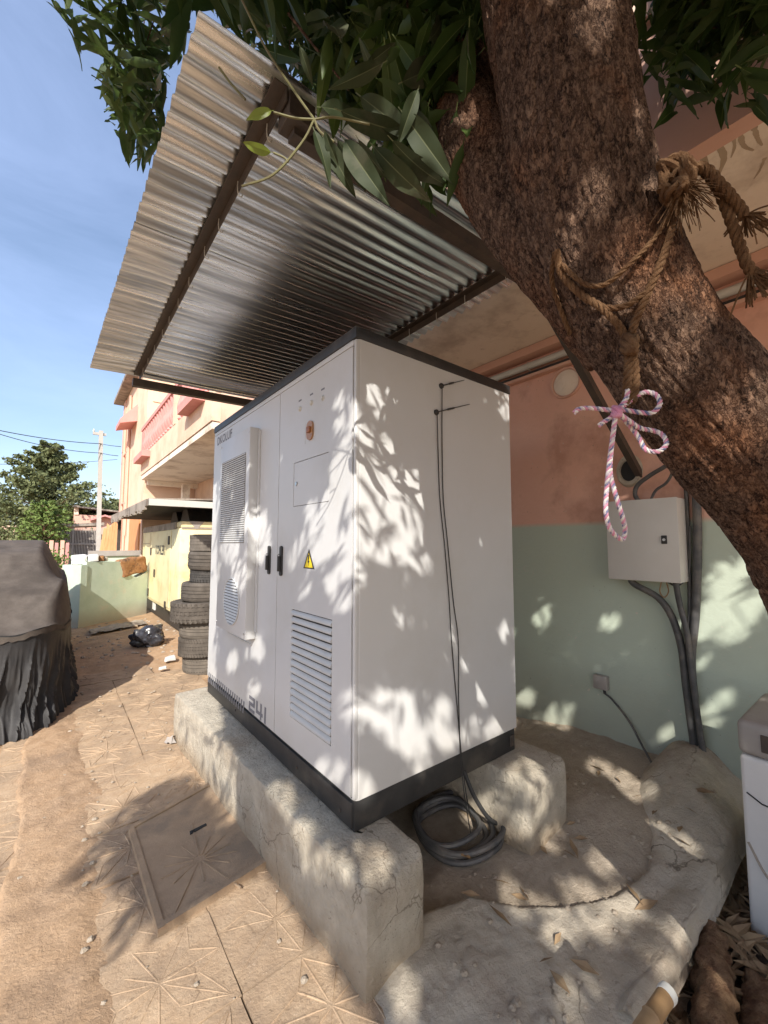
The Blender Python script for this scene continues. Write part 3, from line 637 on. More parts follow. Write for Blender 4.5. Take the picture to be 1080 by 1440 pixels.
part('brace', MB().prism([(3.59, 1.27, 2.30), (3.59, 1.27, 2.235), (2.15, 1.27, 3.235), (2.25, 1.27, 3.235)], (0, .045, 0)), M_steel, aw)
part('brace', MB().prism([(3.59, 4.34, 2.30), (3.59, 4.34, 2.235), (2.15, 4.34, 3.235), (2.25, 4.34, 3.235)], (0, .045, 0)), M_steel, aw)
def hook(x, y):
    z = zt(x); b = MB(); b.tube(bez([(x-.006, y, z+.012), (x-.008, y, z-.03), (x-.004, y, z-.062), (x+.010, y+.004, z-.066), (x+.016, y+.008, z-.05)], 16), .0022, 5); return b
for x in (.56, 2.03):
    for k in range(11):
        part('wire_hook', hook(x, AWY0+.2+k*.275+random.uniform(-.03, .03)), M_pvc, aw, smooth=True)

# ================================================================== BUILDING ON THE RIGHT
bd = thing('apartment_building', 'pink and green painted house wall with balconies running along the street', 'building', (4, 5, 0))
WX = 3.6
b = MB(); b.grid(lambda u, v: (WX+.006*fbm(10*u*1.2, v*5, 1)+.003*fbm(u*40, v*14, 2), -3+10.4*u, -.2+3.72*v), 120, 44)
b.box((WX+.03, -3, -.2), (WX+.3, 7.4, 3.5))
wall = part('wall', b, M_pink, bd, smooth=60)
b = MB(); b.box((3.46, -3, 3.52), (WX+.02, 7.3, 3.596)); part('wall_ledge', b, M_pinkb, bd)
b = MB(); b.box((3.53, -3, 3.325), (WX+.0, 7.3, 3.352)); part('wall_band', b, M_pinkb, bd)
b = MB(); b.box((2.33, -3, 3.602), (3.6, 6.4, 3.76)); part('balcony_slab', b, M_soffit, bd)
b = MB(); b.box((2.30, -3, 3.598), (2.40, 6.4, 4.42)); b.box((2.26, -3, 4.421), (2.44, 6.4, 4.50)); part('parapet', b, M_pinkb, bd)
b = MB(); b.box((3.6, -3, 3.76), (3.75, 7.4, 7.2)); part('upper_wall', b, M_cream, bd)
b = MB().tube([(3.545, -3, 3.435), (3.545, 2.6, 3.44), (3.545, 5, 3.435)], .033, 12); part('conduit_pipe', b, M_pvc, bd, smooth=True)
b = MB().tube([(3.56, -3, 3.372), (3.56, 5, 3.378)], .012, 8); part('thin_cable', b, M_rub, bd, smooth=True)
for y in (.2, 1.0, 2.2, 3.4):
    b = MB(); b.tube([(3.595, y, 3.395)]+[(3.545-.037*math.sin(a), y, 3.435-.037*math.cos(a)) for a in [k*math.pi/6 for k in range(7)]]+[(3.595, y, 3.474)], .005, 5); part('pipe_clip', b, M_pvc, bd)
for pts, w0 in (([(985, 208), (992, 240), (978, 262), (962, 285)], .014), ([(1008, 200), (1018, 222), (1010, 245), (995, 262)], .013), ([(1040, 185), (1046, 205), (1060, 212)], .010), ([(1060, 178), (1066, 196), (1072, 205)], .009), ([(968, 215), (972, 235), (966, 250)], .009), ([(1030, 190), (1033, 206), (1028, 222)], .007), ([(1076, 222), (1068, 240), (1060, 252)], .006)):
    P = bez([on(x, y, 2, 3.6) for x, y in pts], 24); b = MB(); n = len(P)
    for i, p in enumerate(P):
        t = (P[min(i+1, n-1)]-P[max(i-1, 0)]).normalized(); q = Vector((-t.y, t.x, 0)); ww = w0*(1.25-.8*i/n)*(1+.5*fbm(i*.4, w0*99)); b.v += [tuple(p+q*ww+Vector((0, 0, .0008))), tuple(p-q*ww+Vector((0, 0, .0008)))]
        if i: b.f.append((2*i-2, 2*i-1, 2*i+1, 2*i))
    part('drip_stain', b, M_stain, bd)
# blanked round vent, and the hole where the brace enters
b = MB(); b.lathe([(.0, -.012), (.112, -.012), (.118, -.008)], (WX-.002, 1.86, 3.18), 32, 'x', cap=False); part('vent_disc', b, M_soffit, bd, smooth=40)
b = MB(); b.lathe([(.119, -.004), (.127, -.022), (.140, -.024), (.148, .004)], (WX-.002, 1.86, 3.18), 32, 'x', cap=False); part('vent_ring', b, M_pinkb, bd, smooth=40)
b = MB(); b.lathe([(.060, -.002), (.066, -.022), (.088, -.020), (.100, .004)], (WX-.002, 1.365, 2.30), 24, 'x', cap=False)
b.v = [(x, y, 2.30+(z-2.30)*1.35) for x, y, z in b.v]; part('hole_rim', b, M_conc, bd, smooth=40)
b = MB(); b.lathe([(.0, -.003), (.064, -.003)], (WX-.006, 1.365, 2.30), 24, 'x', cap=False)
b.v = [(x, y, 2.30+(z-2.30)*1.35) for x, y, z in b.v]; part('wall_hole', b, M_dark, bd)

# the farther balcony with balusters
bx0 = 1.95
part('balcony_slab', MB().box((bx0, 7.0, 3.6), (3.49, 14.1, 3.72)), M_soffit, bd)
part('parapet', MB().box((bx0-.02, 6.98, 3.73), (bx0+.12, 14.12, 4.28)), M_cream, bd)
part('parapet', MB().box((bx0+.121, 13.98, 3.73), (3.49, 14.12, 4.9)), M_cream, bd)
part('downstand', MB().box((bx0+.14, 13.9, 3.45), (3.49, 14.06, 3.597)), M_soffit, bd)
part('handrail', MB().box((bx0-.05, 6.95, 5.06), (bx0+.15, 14.15, 5.16)), M_rose, bd)
for y in (7.0, 9.75, 13.97):
    part('baluster_post', MB().box((bx0-.03, y-.10, 4.285), (bx0+.13, y+.14, 5.058)), M_cream if y < 13 else M_rose, bd)
bal = MB().lathe([(.05, 0), (.09, .05), (.045, .12), (.105, .26), (.095, .36), (.045, .56), (.085, .68), (.085, .77)], (0, 0, 0), 8); bme = mesh_from('baluster', bal, M_rose, (0, 0, 0), 50)
y = 7.25; k = 0
while y < 13.8:
    if abs(y-9.77) > .16: piece('baluster', bme, bd, Matrix.Translation(Vector((bx0+.05, y, 4.285))-OFF[bd.name]))
    y += .27
0 and part('backing_panel', MB().box((bx0+.125, 7.1, 4.285), (bx0+.165, 13.86, 5.05)), M_rose, bd)
for y0, y1, z in ((7.4, 8.55, 4.17), (12.6, 14.1, 4.06)):
    part('planter_box', MB().box((bx0-.22, y0, z), (bx0-.025, y1, z+.16)), M_rose, bd)
part('column', MB().box((2.9, 13.2, 2.9), (3.1, 13.4, 3.45)), M_soffit, bd)
part('side_wall', MB().box((3.5, 7.42, -.2), (3.75, 14.25, 7.6)), M_cream, bd)
part('stair_tower', MB().box((2.05, 14.3, -.2), (5.5, 20, 7.55)), M_cream, bd)
part('plaster_strip', MB().box((2.015, 19.3, -.2), (2.049, 19.98, 7.5)), M_pinkb, bd)
part('tower_roof', MB().prism([(1.70, 14.0, 7.56), (1.70, 14.0, 7.70), (3.6, 14.0, 8.3), (5.8, 14.0, 7.7), (5.8, 14.0, 7.56)], (0, 6.5, 0)), M_tin, bd)
wc = part('window_canopy', MB().prism([(2.048, 16.2, 5.9), (1.55, 16.2, 5.75), (1.55, 16.2, 5.9), (2.048, 16.2, 6.5)], (0, 1.3, 0)), M_rose, bd)
0 and part('window', MB().box((2.03, 16.3, 4.9), (2.049, 17.4, 5.85)), M_dkbrown, bd)
part('window', MB().box((2.2, 14.27, 6.1), (2.9, 14.299, 7.0)), M_cream, bd)
part('door', MB().box((2.01, 14.6, 0), (2.049, 16.7, 2.62)), M_orange, bd)
part('door_frame', MB().box((2.0, 16.72, 0), (2.049, 16.95, 2.75)), M_cream, bd)
for y, z0, z1 in ((18.9, 1.5, 6.2), (18.0, .5, 6.9), (17.7, 2.0, 7.2)):
    part('downpipe', MB().tube([(2.0, y, z0), (2.0, y, z1)], .05, 6), M_pinkb, bd, smooth=True)
for z in (3.2, 5.1): part('pipe_strut', MB().box((1.96, 17.7, z), (2.0, 18.95, z+.05)), M_pinkb, bd)
part('door', MB().box((3.46, 8.4, -.0), (3.499, 9.4, 2.1)), M_orange, bd)

# ================================================================== WALL ELECTRICS
eb = thing('junction_cabinet', 'light grey metal electrical enclosure on the pink and green wall', 'electrical box', (3.5, 1.22, 1.44))
part('case', MB().bbox((3.415, .992, 1.446), (WX-.004, 1.468, 2.042), .006), M_panel, eb, smooth=30)
part('cover', MB().bbox((3.392, .990, 1.444), (3.413, 1.470, 2.044), .006), M_panel, eb, smooth=30)
lk = part('lock', MB().bbox((3.382, 1.060, 1.715), (3.3915, 1.096, 1.775), .008), M_rub, eb, smooth=40)
part('lock_insert', MB().lathe([(0, -.004), (.009, -.004), (.010, .001)], (3.3815, 1.078, 1.745), 12, 'x', cap=False), M_chrome, lk, smooth=True)
def W(px, py, off=.04):
    return on(px, py, 0, WX-off)
def cable(label, pts, r, group=None, m=M_cab, name='cable', cat='cable', n=40, seg=10):
    p0 = Vector(pts[-1]); return solo(name, MB().tube(bez(pts, n), r, seg), m, label, cat, p0, smooth=True, group=group)
CG = 'black cables on the wall beside the electrical box'
cable('thickest black cable running straight down the wall right of the electrical box', [W(978, 660), W(981, 760), W(978, 860), W(972, 930), W(978, 1000), W(985, 1062)], .028, CG)
cable('second straight black cable hugging the right edge of the electrical box', [W(964, 672, .03), W(968, 760, .03), W(970, 860, .03), W(966, 920, .05), W(972, 1000, .05), W(976, 1062, .05)], .014, CG)
cable('black cable curving from under the electrical box into the cable bundle', [W(886, 812, .10), W(893, 822, .10), W(925, 840, .07), W(945, 868, .06), W(958, 910, .07), W(964, 960, .07), W(972, 1020, .07), W(978, 1066, .07)], .024, CG)
cable('short black cable leaving the underside of the electrical box at its right', [W(950, 818, .12), W(956, 850, .09), W(966, 890, .09), W(972, 940, .09), W(980, 1000, .09), W(990, 1064, .09)], .019, CG)
cable('thin black wire looping from the box bottom to the bundle', [W(938, 818, .10), W(952, 824, .08), (W(966, 812, .05)), W(970, 795, .05), W(970, 740, .05)], .006, CG)
cable('thick black cable end arching into the top of the electrical box', [W(948, 645, .16), W(935, 656, .14), W(915, 668, .12), W(897, 682, .10), W(893, 695, .10), W(899, 706, .10)], .016, CG)
cable('bare ended cable with pale joint above the electrical box', [W(950, 650, .16), W(944, 668, .12), W(936, 680, .10), W(922, 690, .09), W(914, 706, .09)], .010, CG)
cable('thin yellowish wires drooping under the electrical box', [W(930, 818, .13), W(928, 832, .10), W(934, 840, .09), W(940, 832, .09), W(937, 818, .13)], .004, CG, M_bamboo)
jb = thing('socket_box', 'small grey square junction box low on the green wall', 'junction box', tuple(W(848, 958, 0)))
c = W(848, 958, 0)
part('case', MB().bbox((WX-.06, c.y-.055, c.z-.055), (WX-.004, c.y+.055, c.z+.055), .008), M_applg, jb, smooth=30)
part('cable_gland', MB().tube([(WX-.03, c.y-.02, c.z-.054), (WX-.03, c.y-.025, c.z-.085)], .012, 8), M_rub, jb, smooth=True)
cable('thin dark cable trailing from the small grey junction box down to the floor', [(WX-.03, c.y-.025, c.z-.085), W(862, 985, .03), W(885, 1015, .05), W(905, 1052, .09), (3.35, 1.16, .10)], .008, None, M_cab)

# black hose coil
hc = thing('hose_coil', 'coiled dark hose lying on the dirt under the cabinet', 'hose', (1.93, 1.76, 0))
def loop(cx, cy, r, z, ex=1., k=44, ph=0): return [(cx+r*ex*math.cos(2*math.pi*i/k+ph), cy+r*math.sin(2*math.pi*i/k+ph), z+.012*math.sin(6*math.pi*i/k)+.008*math.sin(2*math.pi*i/k+1)) for i in range(k)]
for i, (cx, cy, r, z) in enumerate(((1.92, 1.78, .20, .035), (1.93, 1.77, .225, .062), (1.955, 1.755, .245, .035), (1.97, 1.765, .255, .075), (1.90, 1.80, .19, .085))):
    part('hose_loop', MB().tube(loop(cx, cy, r, z), .0155, 8, close=True), M_cab, hc, smooth=True)
cable('loose black cable hanging from the cabinet base into the hose coil', [(1.90, 1.66, .42), (1.93, 1.62, .30), (2.02, 1.60, .16), (2.14, 1.62, .06), (2.20, 1.72, .03), (2.12, 1.92, .03)], .012, None, M_rub)

# white appliance on the right edge
ap = thing('appliance_casing', 'scuffed white appliance casing with brown grey top panel, standing by the wall', 'appliance', (2.95, .33, -.15))
def taper(b): 
    b.v = [(x+(.02 if x < 2.9 else -.02)*(-(z-.93)/.9)*1.0*(1 if z < .93 else 0), y, z) for x, y, z in b.v]; return b
part('body', MB().bbox((2.66, .04, -.16), (3.26, .575, .70), .02, 3), M_appl, ap, smooth=30)
part('top_panel', MB().bbox((2.655, .035, .703), (3.265, .580, .865), .03, 3), M_applg, ap, smooth=30)
part('display_window', MB().bbox((2.648, .15, .74), (2.6545, .49, .82), .003), M_steel, ap)
part('torn_label', MB().tube(bez([(2.658, .56, .30), (2.657, .50, .18), (2.658, .42, .12), (2.657, .36, .02)], 20), .006, 5), M_tin, ap)
part('scratch', MB().tube([(2.658, .555, .53), (2.657, .50, .50), (2.658, .44, .495)], .0035, 5), M_dark, ap)

# kerb lip along the soil bed, bamboo pole, split logs, litter in the bed
def kz(x): return .085+.012*fbm(x*4, 1)
b = MB(); b.grid(lambda u, v: ((lambda x, a: (x, .715-.05*math.cos(a)+.012*fbm(x*5, a), .012+.062*math.sin(a)*1.0+.012*fbm(x*6, a*2, 3)-(.16 if v > .93 else 0)))(1.66+1.25*u, math.pi*v*1.0)), 70, 16)
b.v = [(x, .72+(y-.72)*1.0, z) for x, y, z in b.v]
struct('kerb_lip', b, M_apron, smooth=60)
pl = thing('bamboo_pole', 'tan bamboo pole end with a white collar at the lower right', 'pole', (1.74, .66, .06))
p0, p1 = at(890, 1470, 1.02), at(938, 1398, 1.12)
d = (p1-p0); part('cane', MB().tube([p0-d*1.2, p0, p0+d*.5, p0+d*.52, p0+d*.55, p1], [.021, .021, .021, .0235, .021, .021], 14), M_bamboo, pl, smooth=True)
part('collar', MB().tube([p1-d*.06, p1+d*.02, p1+d*.06], [.0225, .0235, .022], 14), M_pvc, pl, smooth=True)
def log(name, label, p, q, r, m, sd):
    P = [Vector(p)+(Vector(q)-Vector(p))*k/26 for k in range(27)]
    return solo(name, MB().tube(P, [r*(.55+.55*math.sin(math.pi*(k+4)/34)**.5)*(.35 if k in (0, 26) else 1) for k in range(27)], 20, jit=lambda i, k: 1+.42*fbm(i*.45+sd, math.cos(k*.314)*1.3, math.sin(k*.314)*1.3)), m, label, 'log', p, smooth=60, group='split logs in the soil bed')
log('split_log', 'flaky barked log lying against the kerb, nearest the bamboo pole', (1.86, .52, -.07), (2.42, .66, -.03), .062, M_barklog, 1)
log('split_log', 'second flaky log in the soil bed, deeper under the tree', (1.92, .40, -.10), (2.36, .49, -.08), .05, M_barklog, 5)
b = MB()
for i in range(900):
    x, y = random.uniform(1.7, 3.3), random.uniform(.0, .67); L = random.uniform(.03, .11); wd = L*.22; a = random.uniform(0, 6.28)
    z = -.12+.05*fbm(x*2.5, y*2.5, 6)+random.uniform(.0, .05); t = Vector((math.cos(a), math.sin(a), random.uniform(-.3, .4))); s = Vector((-t.y, t.x, random.uniform(-.5, .5)))
    c = Vector((x, y, z)); b.add([c-t*L, c-t*L*.2+s*wd+Vector((0, 0, .01)), c+t*L, c-t*L*.1-s*wd+Vector((0, 0, .006))], [(0, 1, 2), (0, 2, 3)])
struct('leaf_litter', b, M_dry, kind='stuff')
b = MB()
for i in range(900):
    r = random.random()
    if r < .22: x, y = random.uniform(1.3, 3.5), random.uniform(.8, 1.75); z = max(apron_z(x, y), pit_z(x, y))
    elif r < .7: x, y = random.uniform(-1.2, 1.0), random.uniform(1.2, 8.5); z = .012 if x > -.15 and y < 6.8 else gz(x, y)
    else: x, y = random.uniform(.0, 2.2), random.uniform(6.5, 11); z = gz(x, y)
    s = random.choice((.004, .006, .009, .014)) if r < .7 else random.choice((.01, .015, .03)); q = MB().bbox((x-s, y-s*.8, z-s*.4), (x+s*.9, y+s, z+s*.8), s*.6, 1)
    q.v = [(a+random.uniform(-.25, .25)*s, c+random.uniform(-.25, .25)*s, e) for a, c, e in q.v]; b.add(q.v, q.f)
struct('scattered_grit', b, M_soil, kind='stuff')
b = MB()
for i in range(26):
    x, y = random.uniform(1.5, 3.3), random.uniform(.85, 1.6); L = random.uniform(.03, .07); a = random.uniform(0, 6.28); t = Vector((math.cos(a), math.sin(a), .1)); s = Vector((-t.y, t.x, .2)); c = Vector((x, y, max(apron_z(x, y), pit_z(x, y))+.01))
    b.add([c-t*L, c+s*L*.28+Vector((0, 0, .008)), c+t*L, c-s*L*.28], [(0, 1, 2), (0, 2, 3)])
struct('fallen_leaves', b, M_dry, kind='stuff')
q = at(800, 1, 1)  # noqa
def leaf_on(px, py, L, a, m, label):
    p = on(px, py, 2, .05); t = Vector((math.cos(a), math.sin(a), .12)); s = Vector((-t.y, t.x, .1)); b = MB()
    b.grid(lambda u, v: p+t*L*(u-.5)+s*(v-.5)*L*.34*math.sin(math.pi*min(1, .06+u*.94))+Vector((0, 0, .02*abs(v-.5)+.01)), 6, 4); solo('fallen_leaf', b, m, label, 'leaf', p, smooth=True)
leaf_on(712, 1152, .10, .3, M_leafy, 'yellow green fallen leaf on the dirt right of the hose coil')
leaf_on(655, 1208, .05, 2.2, M_bamboo, 'small yellow fallen leaf in front of the hose coil')
cable('thin dry twig lying on the cement near the wall', [on(858, 1172, 2, .055), on(875, 1160, 2, .07), on(893, 1150, 2, .08), on(908, 1147, 2, .06)], .004, None, M_steel, 'dry_twig', 'twig', 12, 5)
b = MB(); p = on(243, 1042, 2, .02)
for i in range(9):
    a = i*.7; b.add([p+Vector((.0, 0, .03+.01*(i % 3))), p+Vector((.07*math.cos(a), .05*math.sin(a), .005+.025*(i % 2))), p+Vector((.06*math.cos(a+.8), .06*math.sin(a+.8), .002))], [(0, 1, 2)])
solo('scrap_of_cloth', b, M_applg, 'small grey rag on the paving against the far end of the plinth', 'rag', p)
# ================================================================== COVERED CAR
car = thing('covered_car', 'parked car hidden under a dusty brown sheet over a black drape', 'car', (-.9, 7.2, 0))
CCX, CCY, CHX, CHY = -.63, 7.72, .84, 2.72
def car_top(y):
    K = [(4.9, .84), (5.15, .93), (5.6, 1.26), (6.2, 1.62), (6.9, 1.74), (8.4, 1.76), (9.7, 1.72), (10.1, 1.45), (10.5, .86)]
    for (a, p), (c, q) in zip(K, K[1:]):
        if y <= c: t = (y-a)/(c-a); t = smooth01(0, 1, t)*.35+.65*t; return p+(q-p)*max(0, t)
    return K[-1][1]
def outline(u, n=4.6):
    a = 2*math.pi*u; ca, sa = math.cos(a), math.sin(a); k = (abs(ca)**n+abs(sa)**n)**(-1/n); return k*ca, k*sa
def belt(u): return .89+.018*math.sin(u*90)+.02*math.sin(u*31+1)
def cover_pt(u, v):
    X_, Y_ = outline(u); s = 1-v; x = CCX+CHX*X_*s; y = CCY+CHY*Y_*s; zt_ = car_top(y); xs = abs(X_*s); zb = belt(u)
    shoulder = 1-smooth01(.58, .90, xs)*.27*smooth01(5.6, 6.4, y)*smooth01(10.3, 9.6, y)
    z = zb+(max(zb+.02, zt_*shoulder)-zb)*smooth01(0, .075, v)**.7
    fold = .5+.5*math.sin((x*1.2+y*2.2)*7+4*fbm(x*1.5, y*1.5, 3)); z += .014*fbm(x*2.4, y*2.4, 4)+.010*(fold**4)*(1-.5*smooth01(.2, .6, v))+.004*fbm(x*9, y*9, 1)
    return (x, y, z)
def skirt_pt(u, v):
    X_, Y_ = outline(u); a = 2*math.pi*u; ca, sa = math.cos(a), math.sin(a)
    f1 = fbm(X_*5.2+2.2*Y_+.9*v, Y_*9.5+.6*v*X_, .35*v+2, 2); f2 = fbm(X_*13+.8*v, Y_*24-.9*v, .7*v+7, 2)
    r1 = max(0, 1-abs(f1)*3.4)**1.5; r2 = max(0, 1-abs(f2)*3.0)**1.4
    d = smooth01(.02, .8, v)*(.060*r1+.026*r2-.03)+.065*smooth01(.62, 1, v)**1.6*(1+.9*fbm(ca*3, sa*3, 9))+.02*fbm(ca*8, sa*8, v*3)*v
    x = CCX+CHX*X_+X_*d; y = CCY+CHY*Y_+Y_*d*1.0
    return (x, y, belt(u)*(1-v)+.008+.03*abs(fbm(a*5, v*6, 5))*v*(1-v)*4+.03*smooth01(.8, 1, v)*abs(fbm(a*9, 1, 5))*(1-smooth01(.97, 1, v)))
drape_b = MB(); drape_b.grid(lambda u, v: skirt_pt(u, v), 900, 34)
part('drape', drape_b, M_drape, car, smooth=75)
sheet_b = MB(); sheet_b.grid(lambda u, v: cover_pt(u, v**1.3), 220, 46)
for j in range(220):
    pass
hem = MB(); hem.grid(lambda u, v: (lambda p, q: (p[0]+(p[0]-CCX)*.012, p[1]+(p[1]-CCY)*.004, p[2]-.05*v*(1+.8*fbm(u*60, 1.))-.0))(cover_pt(u, 0), 0), 300, 3)
part('sheet_hem', hem, M_cover, car, smooth=75)
part('dust_sheet', sheet_b, M_cover, car, smooth=75)
part('seam', MB().tube(bez([Vector(cover_pt(.792, .004+.05*k))+Vector((.004, -.006, .004)) for k in range(7)], 50), .006, 5), M_cover, car, smooth=True)

# ================================================================== LOW WALL, TYRES, RUBBISH
P0 = Vector((.56, 10.75, 0)); P1 = Vector((1.86, 11.75, 0)); ud = (P1-P0); LL = ud.length; ud.normalize(); nd = Vector((-ud.y, ud.x, 0))
lw = thing('low_wall', 'low mint green plastered wall with a broken notch beside the yellow generator', 'wall', tuple(P0))
outl = [(0, -.1), (LL, -.1), (LL, 1.06), (LL-.10, .98), (LL-.34, .90), (LL-.52, .98), (LL-.66, 1.16), (LL-.82, 1.30), (0, 1.33)]
part('wall_panel', MB().prism([P0+ud*a+Vector((0, 0, c)) for a, c in outl], nd*.18), M_mint, lw)
part('end_post', MB().prism([P0+ud*-.14+nd*-.03+Vector((0, 0, c)) for c in (-.1,)]+[P0+ud*-.002+nd*-.03+Vector((0, 0, -.1)), P0+ud*-.002+nd*-.03+Vector((0, 0, 1.27)), P0+ud*-.14+nd*-.03+Vector((0, 0, 1.27))], nd*.5), M_mint, lw)
b = rough_block(-.36, .36, -.12, .12, -.20, .20, 8, 4, 6, .05, .06); ang = math.atan2(ud.y, ud.x); Mx = Matrix.Translation(P0+ud*(LL-.42)+nd*.10+Vector((0, 0, 1.17))) @ Matrix.Rotation(ang, 4, 'Z') @ Matrix.Rotation(-.12, 4, 'Y')
b.v = [tuple(Mx @ Vector(q)) for q in b.v]; solo('rusty_bundle', b, M_rust, 'rust brown bundle stuffed into the notch of the low green wall', 'bundle', tuple(Mx.translation), smooth=60)
bw = thing('rear_trough_wall', 'grey capped wall top behind the low green wall', 'wall', (1.5, 13.4, 0))
part('panel', MB().box((.62, 13.3, -.1), (1.88, 13.5, 1.38)), M_mint, bw); part('cap', MB().box((.72, 13.24, 1.383), (1.89, 13.56, 1.52)), M_applg, bw)
p = P0+nd*.12+Vector((0, 0, 1.27)); b = rough_block(-.13, .13, -.13, .13, 0, .20, 5, 5, 4, .03, .04); b.v = [(x+p.x-.05, y+p.y+.1, z+p.z) for x, y, z in b.v]
solo('white_bucket', b, M_litter, 'white crumpled tub on the end post of the low green wall', 'tub', tuple(p), smooth=50)
for k, (dx, s) in enumerate(((.22, .10), (.38, .08), (.50, .06))):
    p = P0+ud*dx+nd*.09+Vector((0, 0, 1.325)); b = rough_block(-s, s, -s, s, 0, s*1.5, 4, 4, 3, s*.3, s*.3); b.v = [(x+p.x, y+p.y, z+p.z) for x, y, z in b.v]
    solo('rubble_lump', b, (M_litter, M_rust, M_conc)[k], ('pale rubble lump nearest the end post on top of the low green wall', 'rust coloured lump second along the top of the low green wall', 'smallest grey lump on the low green wall near the notch')[k], 'rubble', tuple(p), smooth=50)

def tyre_mesh(ro, wd, sd, ribs=True):
    h = wd/2; ri = ro*.60
    prof = [(ri, -h*.75), (ri+.02, -h*.92), (ro*.86, -h), (ro*.95, -h*.93), (ro*.985, -h*.78)]
    tr = [-.62, -.58, -.54, -.2, -.16, -.12, .12, .16, .2, .54, .58, .62]
    for i, t in enumerate(tr): prof.append((ro-(.012 if i % 3 == 1 else 0), h*t))
    prof += [(ro*.985, h*.78), (ro*.95, h*.93), (ro*.86, h), (ri+.02, h*.92), (ri, h*.75), (ri-.005, 0), (ri, -h*.75)]
    n = 48; b = MB(); b.lathe(prof, (0, 0, 0), n, 'z', cap=False)
    return b
TY = [(.305, .235), (.345, .25), (.325, .225), (.40, .275), (.345, .255), (.30, .18), (.335, .255), (.33, .235)]
z = -.01; tlab = ['bottom tyre of the stack, half buried in dirt', 'second tyre up from the bottom of the stack', 'third tyre up in the stack beside the cabinet', 'widest tyre sticking out halfway up the stack', 'ribbed tyre just above the widest one in the stack', 'thin shiny tyre below the two top tyres', 'second tyre from the top of the stack', 'topmost tyre of the stack']
for k, (ro, wd) in enumerate(TY):
    b = tyre_mesh(ro, wd, k); cx, cy = (1.73, 1.72, 1.70, 1.66, 1.72, 1.77, 1.775, 1.78)[k]+random.uniform(-.012, .012), 6.1+random.uniform(-.02, .02)
    t = thing('tyre', 'worn black '+tlab[k], 'tyre', (cx, cy, z+wd/2), 'worn tyres stacked beside the cabinet')
    rx = random.uniform(-.03, .03)
    Mx = Matrix.Translation((cx, cy, z+wd/2)) @ Matrix.Rotation(rx, 4, 'X') @ Matrix.Rotation(random.uniform(-.03, .03), 4, 'Y')
    b.v = [tuple(Mx @ Vector(q)) for q in b.v]; tm = (M_tyre2, M_tyre, M_tyre2, M_tyre, M_tyre, M_tyre3, M_tyre, M_tyre2)[k]; part('carcass', b, tm, t, smooth=40)
    tb = MB(); n = (52, 60, 0, 40, 0, 46, 56, 70)[k]
    for i in range(n):
        for row in ((-.36, .0, .36) if k % 2 else (-.2, .2)):
            a = 2*math.pi*(i+(.5 if row == 0 else 0))/n; c = Matrix.Rotation(a, 4, 'Z') @ Matrix.Translation((ro+.001, 0, row*wd)) @ Matrix.Rotation(.5 if row else -.3, 4, 'X')
            tb.box((-.01, -.014, -wd*.09), (.0015, .014, wd*.09), Mx @ c)
    if n: part('tread', tb, tm, t, kind='stuff')
    z += wd*.965
b = MB()
bmx = bmesh.new(); bmesh.ops.create_icosphere(bmx, subdivisions=4, radius=1)
for q in bmx.verts:
    n = q.co.normalized(); f = 1+.35*fbm(n.x*1.6, n.y*1.6, n.z*1.6)+.16*abs(fbm(n.x*5, n.y*5, n.z*5+3)); q.co = Vector((1.34+n.x*.24*f, 8.1+n.y*.2*f, max(.0, .13+n.z*.19*f)))
b.take(bmx); solo('rubbish_bag', b, M_bag, 'crumpled black plastic bag on the dirt between wall and tyres', 'plastic bag', (1.34, 8.1, 0), smooth=40)
for k, (px, py, s) in enumerate(((240, 926, .065), (229, 938, .04), (190, 880, .045))):
    p = on(px, py, 2, .03); b = rough_block(-s, s, -s, s, 0, s*.9, 5, 5, 3, s*.5, s*.25); b.v = [(x+p.x, y+p.y, zz) for x, y, zz in b.v]
    solo('litter', b, M_litter if k < 2 else M_conc, ('white crumpled litter nearest the foot of the tyre stack', 'small white litter between the black bag and the tyres', 'small pale stone in the shade left of the black bag')[k], 'litter', tuple(p), smooth=30)
b = MB(); 
def ragp(u, v):
    x, y = .62+1.0*u, 9.6+.55*v+.5*u; return (x, y, .02+.06*abs(fbm(x*4, y*4, 2))+.03*math.sin(math.pi*u)*math.sin(math.pi*v))
b.grid(ragp, 30, 16); solo('old_tarpaulin', b, M_tin, 'crumpled grey brown tarpaulin at the foot of the low green wall', 'tarpaulin', (1.1, 9.9, 0), smooth=40)

# ================================================================== GENERATOR AND ITS ROOF
ge = thing('generator', 'yellow generator enclosure with black hinges under a lean to roof', 'generator', (2.6, 10.8, 0))
GX0, GX1, GY0, GY1 = 1.9, 3.15, 8.75, 12.9
part('housing', MB().bbox((GX0, GY0, .33), (GX1, GY1, 2.02), .03), M_yel, ge, smooth=30)
part('roof_rail', MB().box((GX0-.012, GY0+.35, 2.0), (GX0+.03, GY1+.01, 2.14)), M_tin, ge)
part('top_plate', MB().bbox((GX0+.015, GY0-.01, 2.023), (GX1, GY1, 2.15), .03), M_yel, ge, smooth=30)
part('roof_edge_strip', MB().box((GX0+.02, GY0-.015, 2.0), (GX1, GY0-.011, 2.035)), M_tin, ge)
part('corner_plate', MB().prism([(2.05, GY0-.016, 2.149), (2.34, GY0-.016, 2.149), (2.20, GY0-.016, 1.99)], (0, .004, 0)), M_applg, ge)
part('skid', MB().box((GX0+.08, GY0+.06, .02), (GX1-.1, GY1-.1, .328)), M_black, ge)
for a, c in ((11.75, 12.85), (9.45, 11.72), ):
    part('door_panel', MB().bbox((GX0-.014, a, .40), (GX0-.001, c, 1.99), .005), M_yel, ge)
part('vent_flap', MB().box((GX0-.018, 11.8, 1.72), (GX0-.0145, 12.8, 1.97)), M_yel, ge)
part('panel_gap', MB().box((GX0-.0165, 11.8, 1.705), (GX0-.0145, 12.8, 1.716)), M_tin, ge)
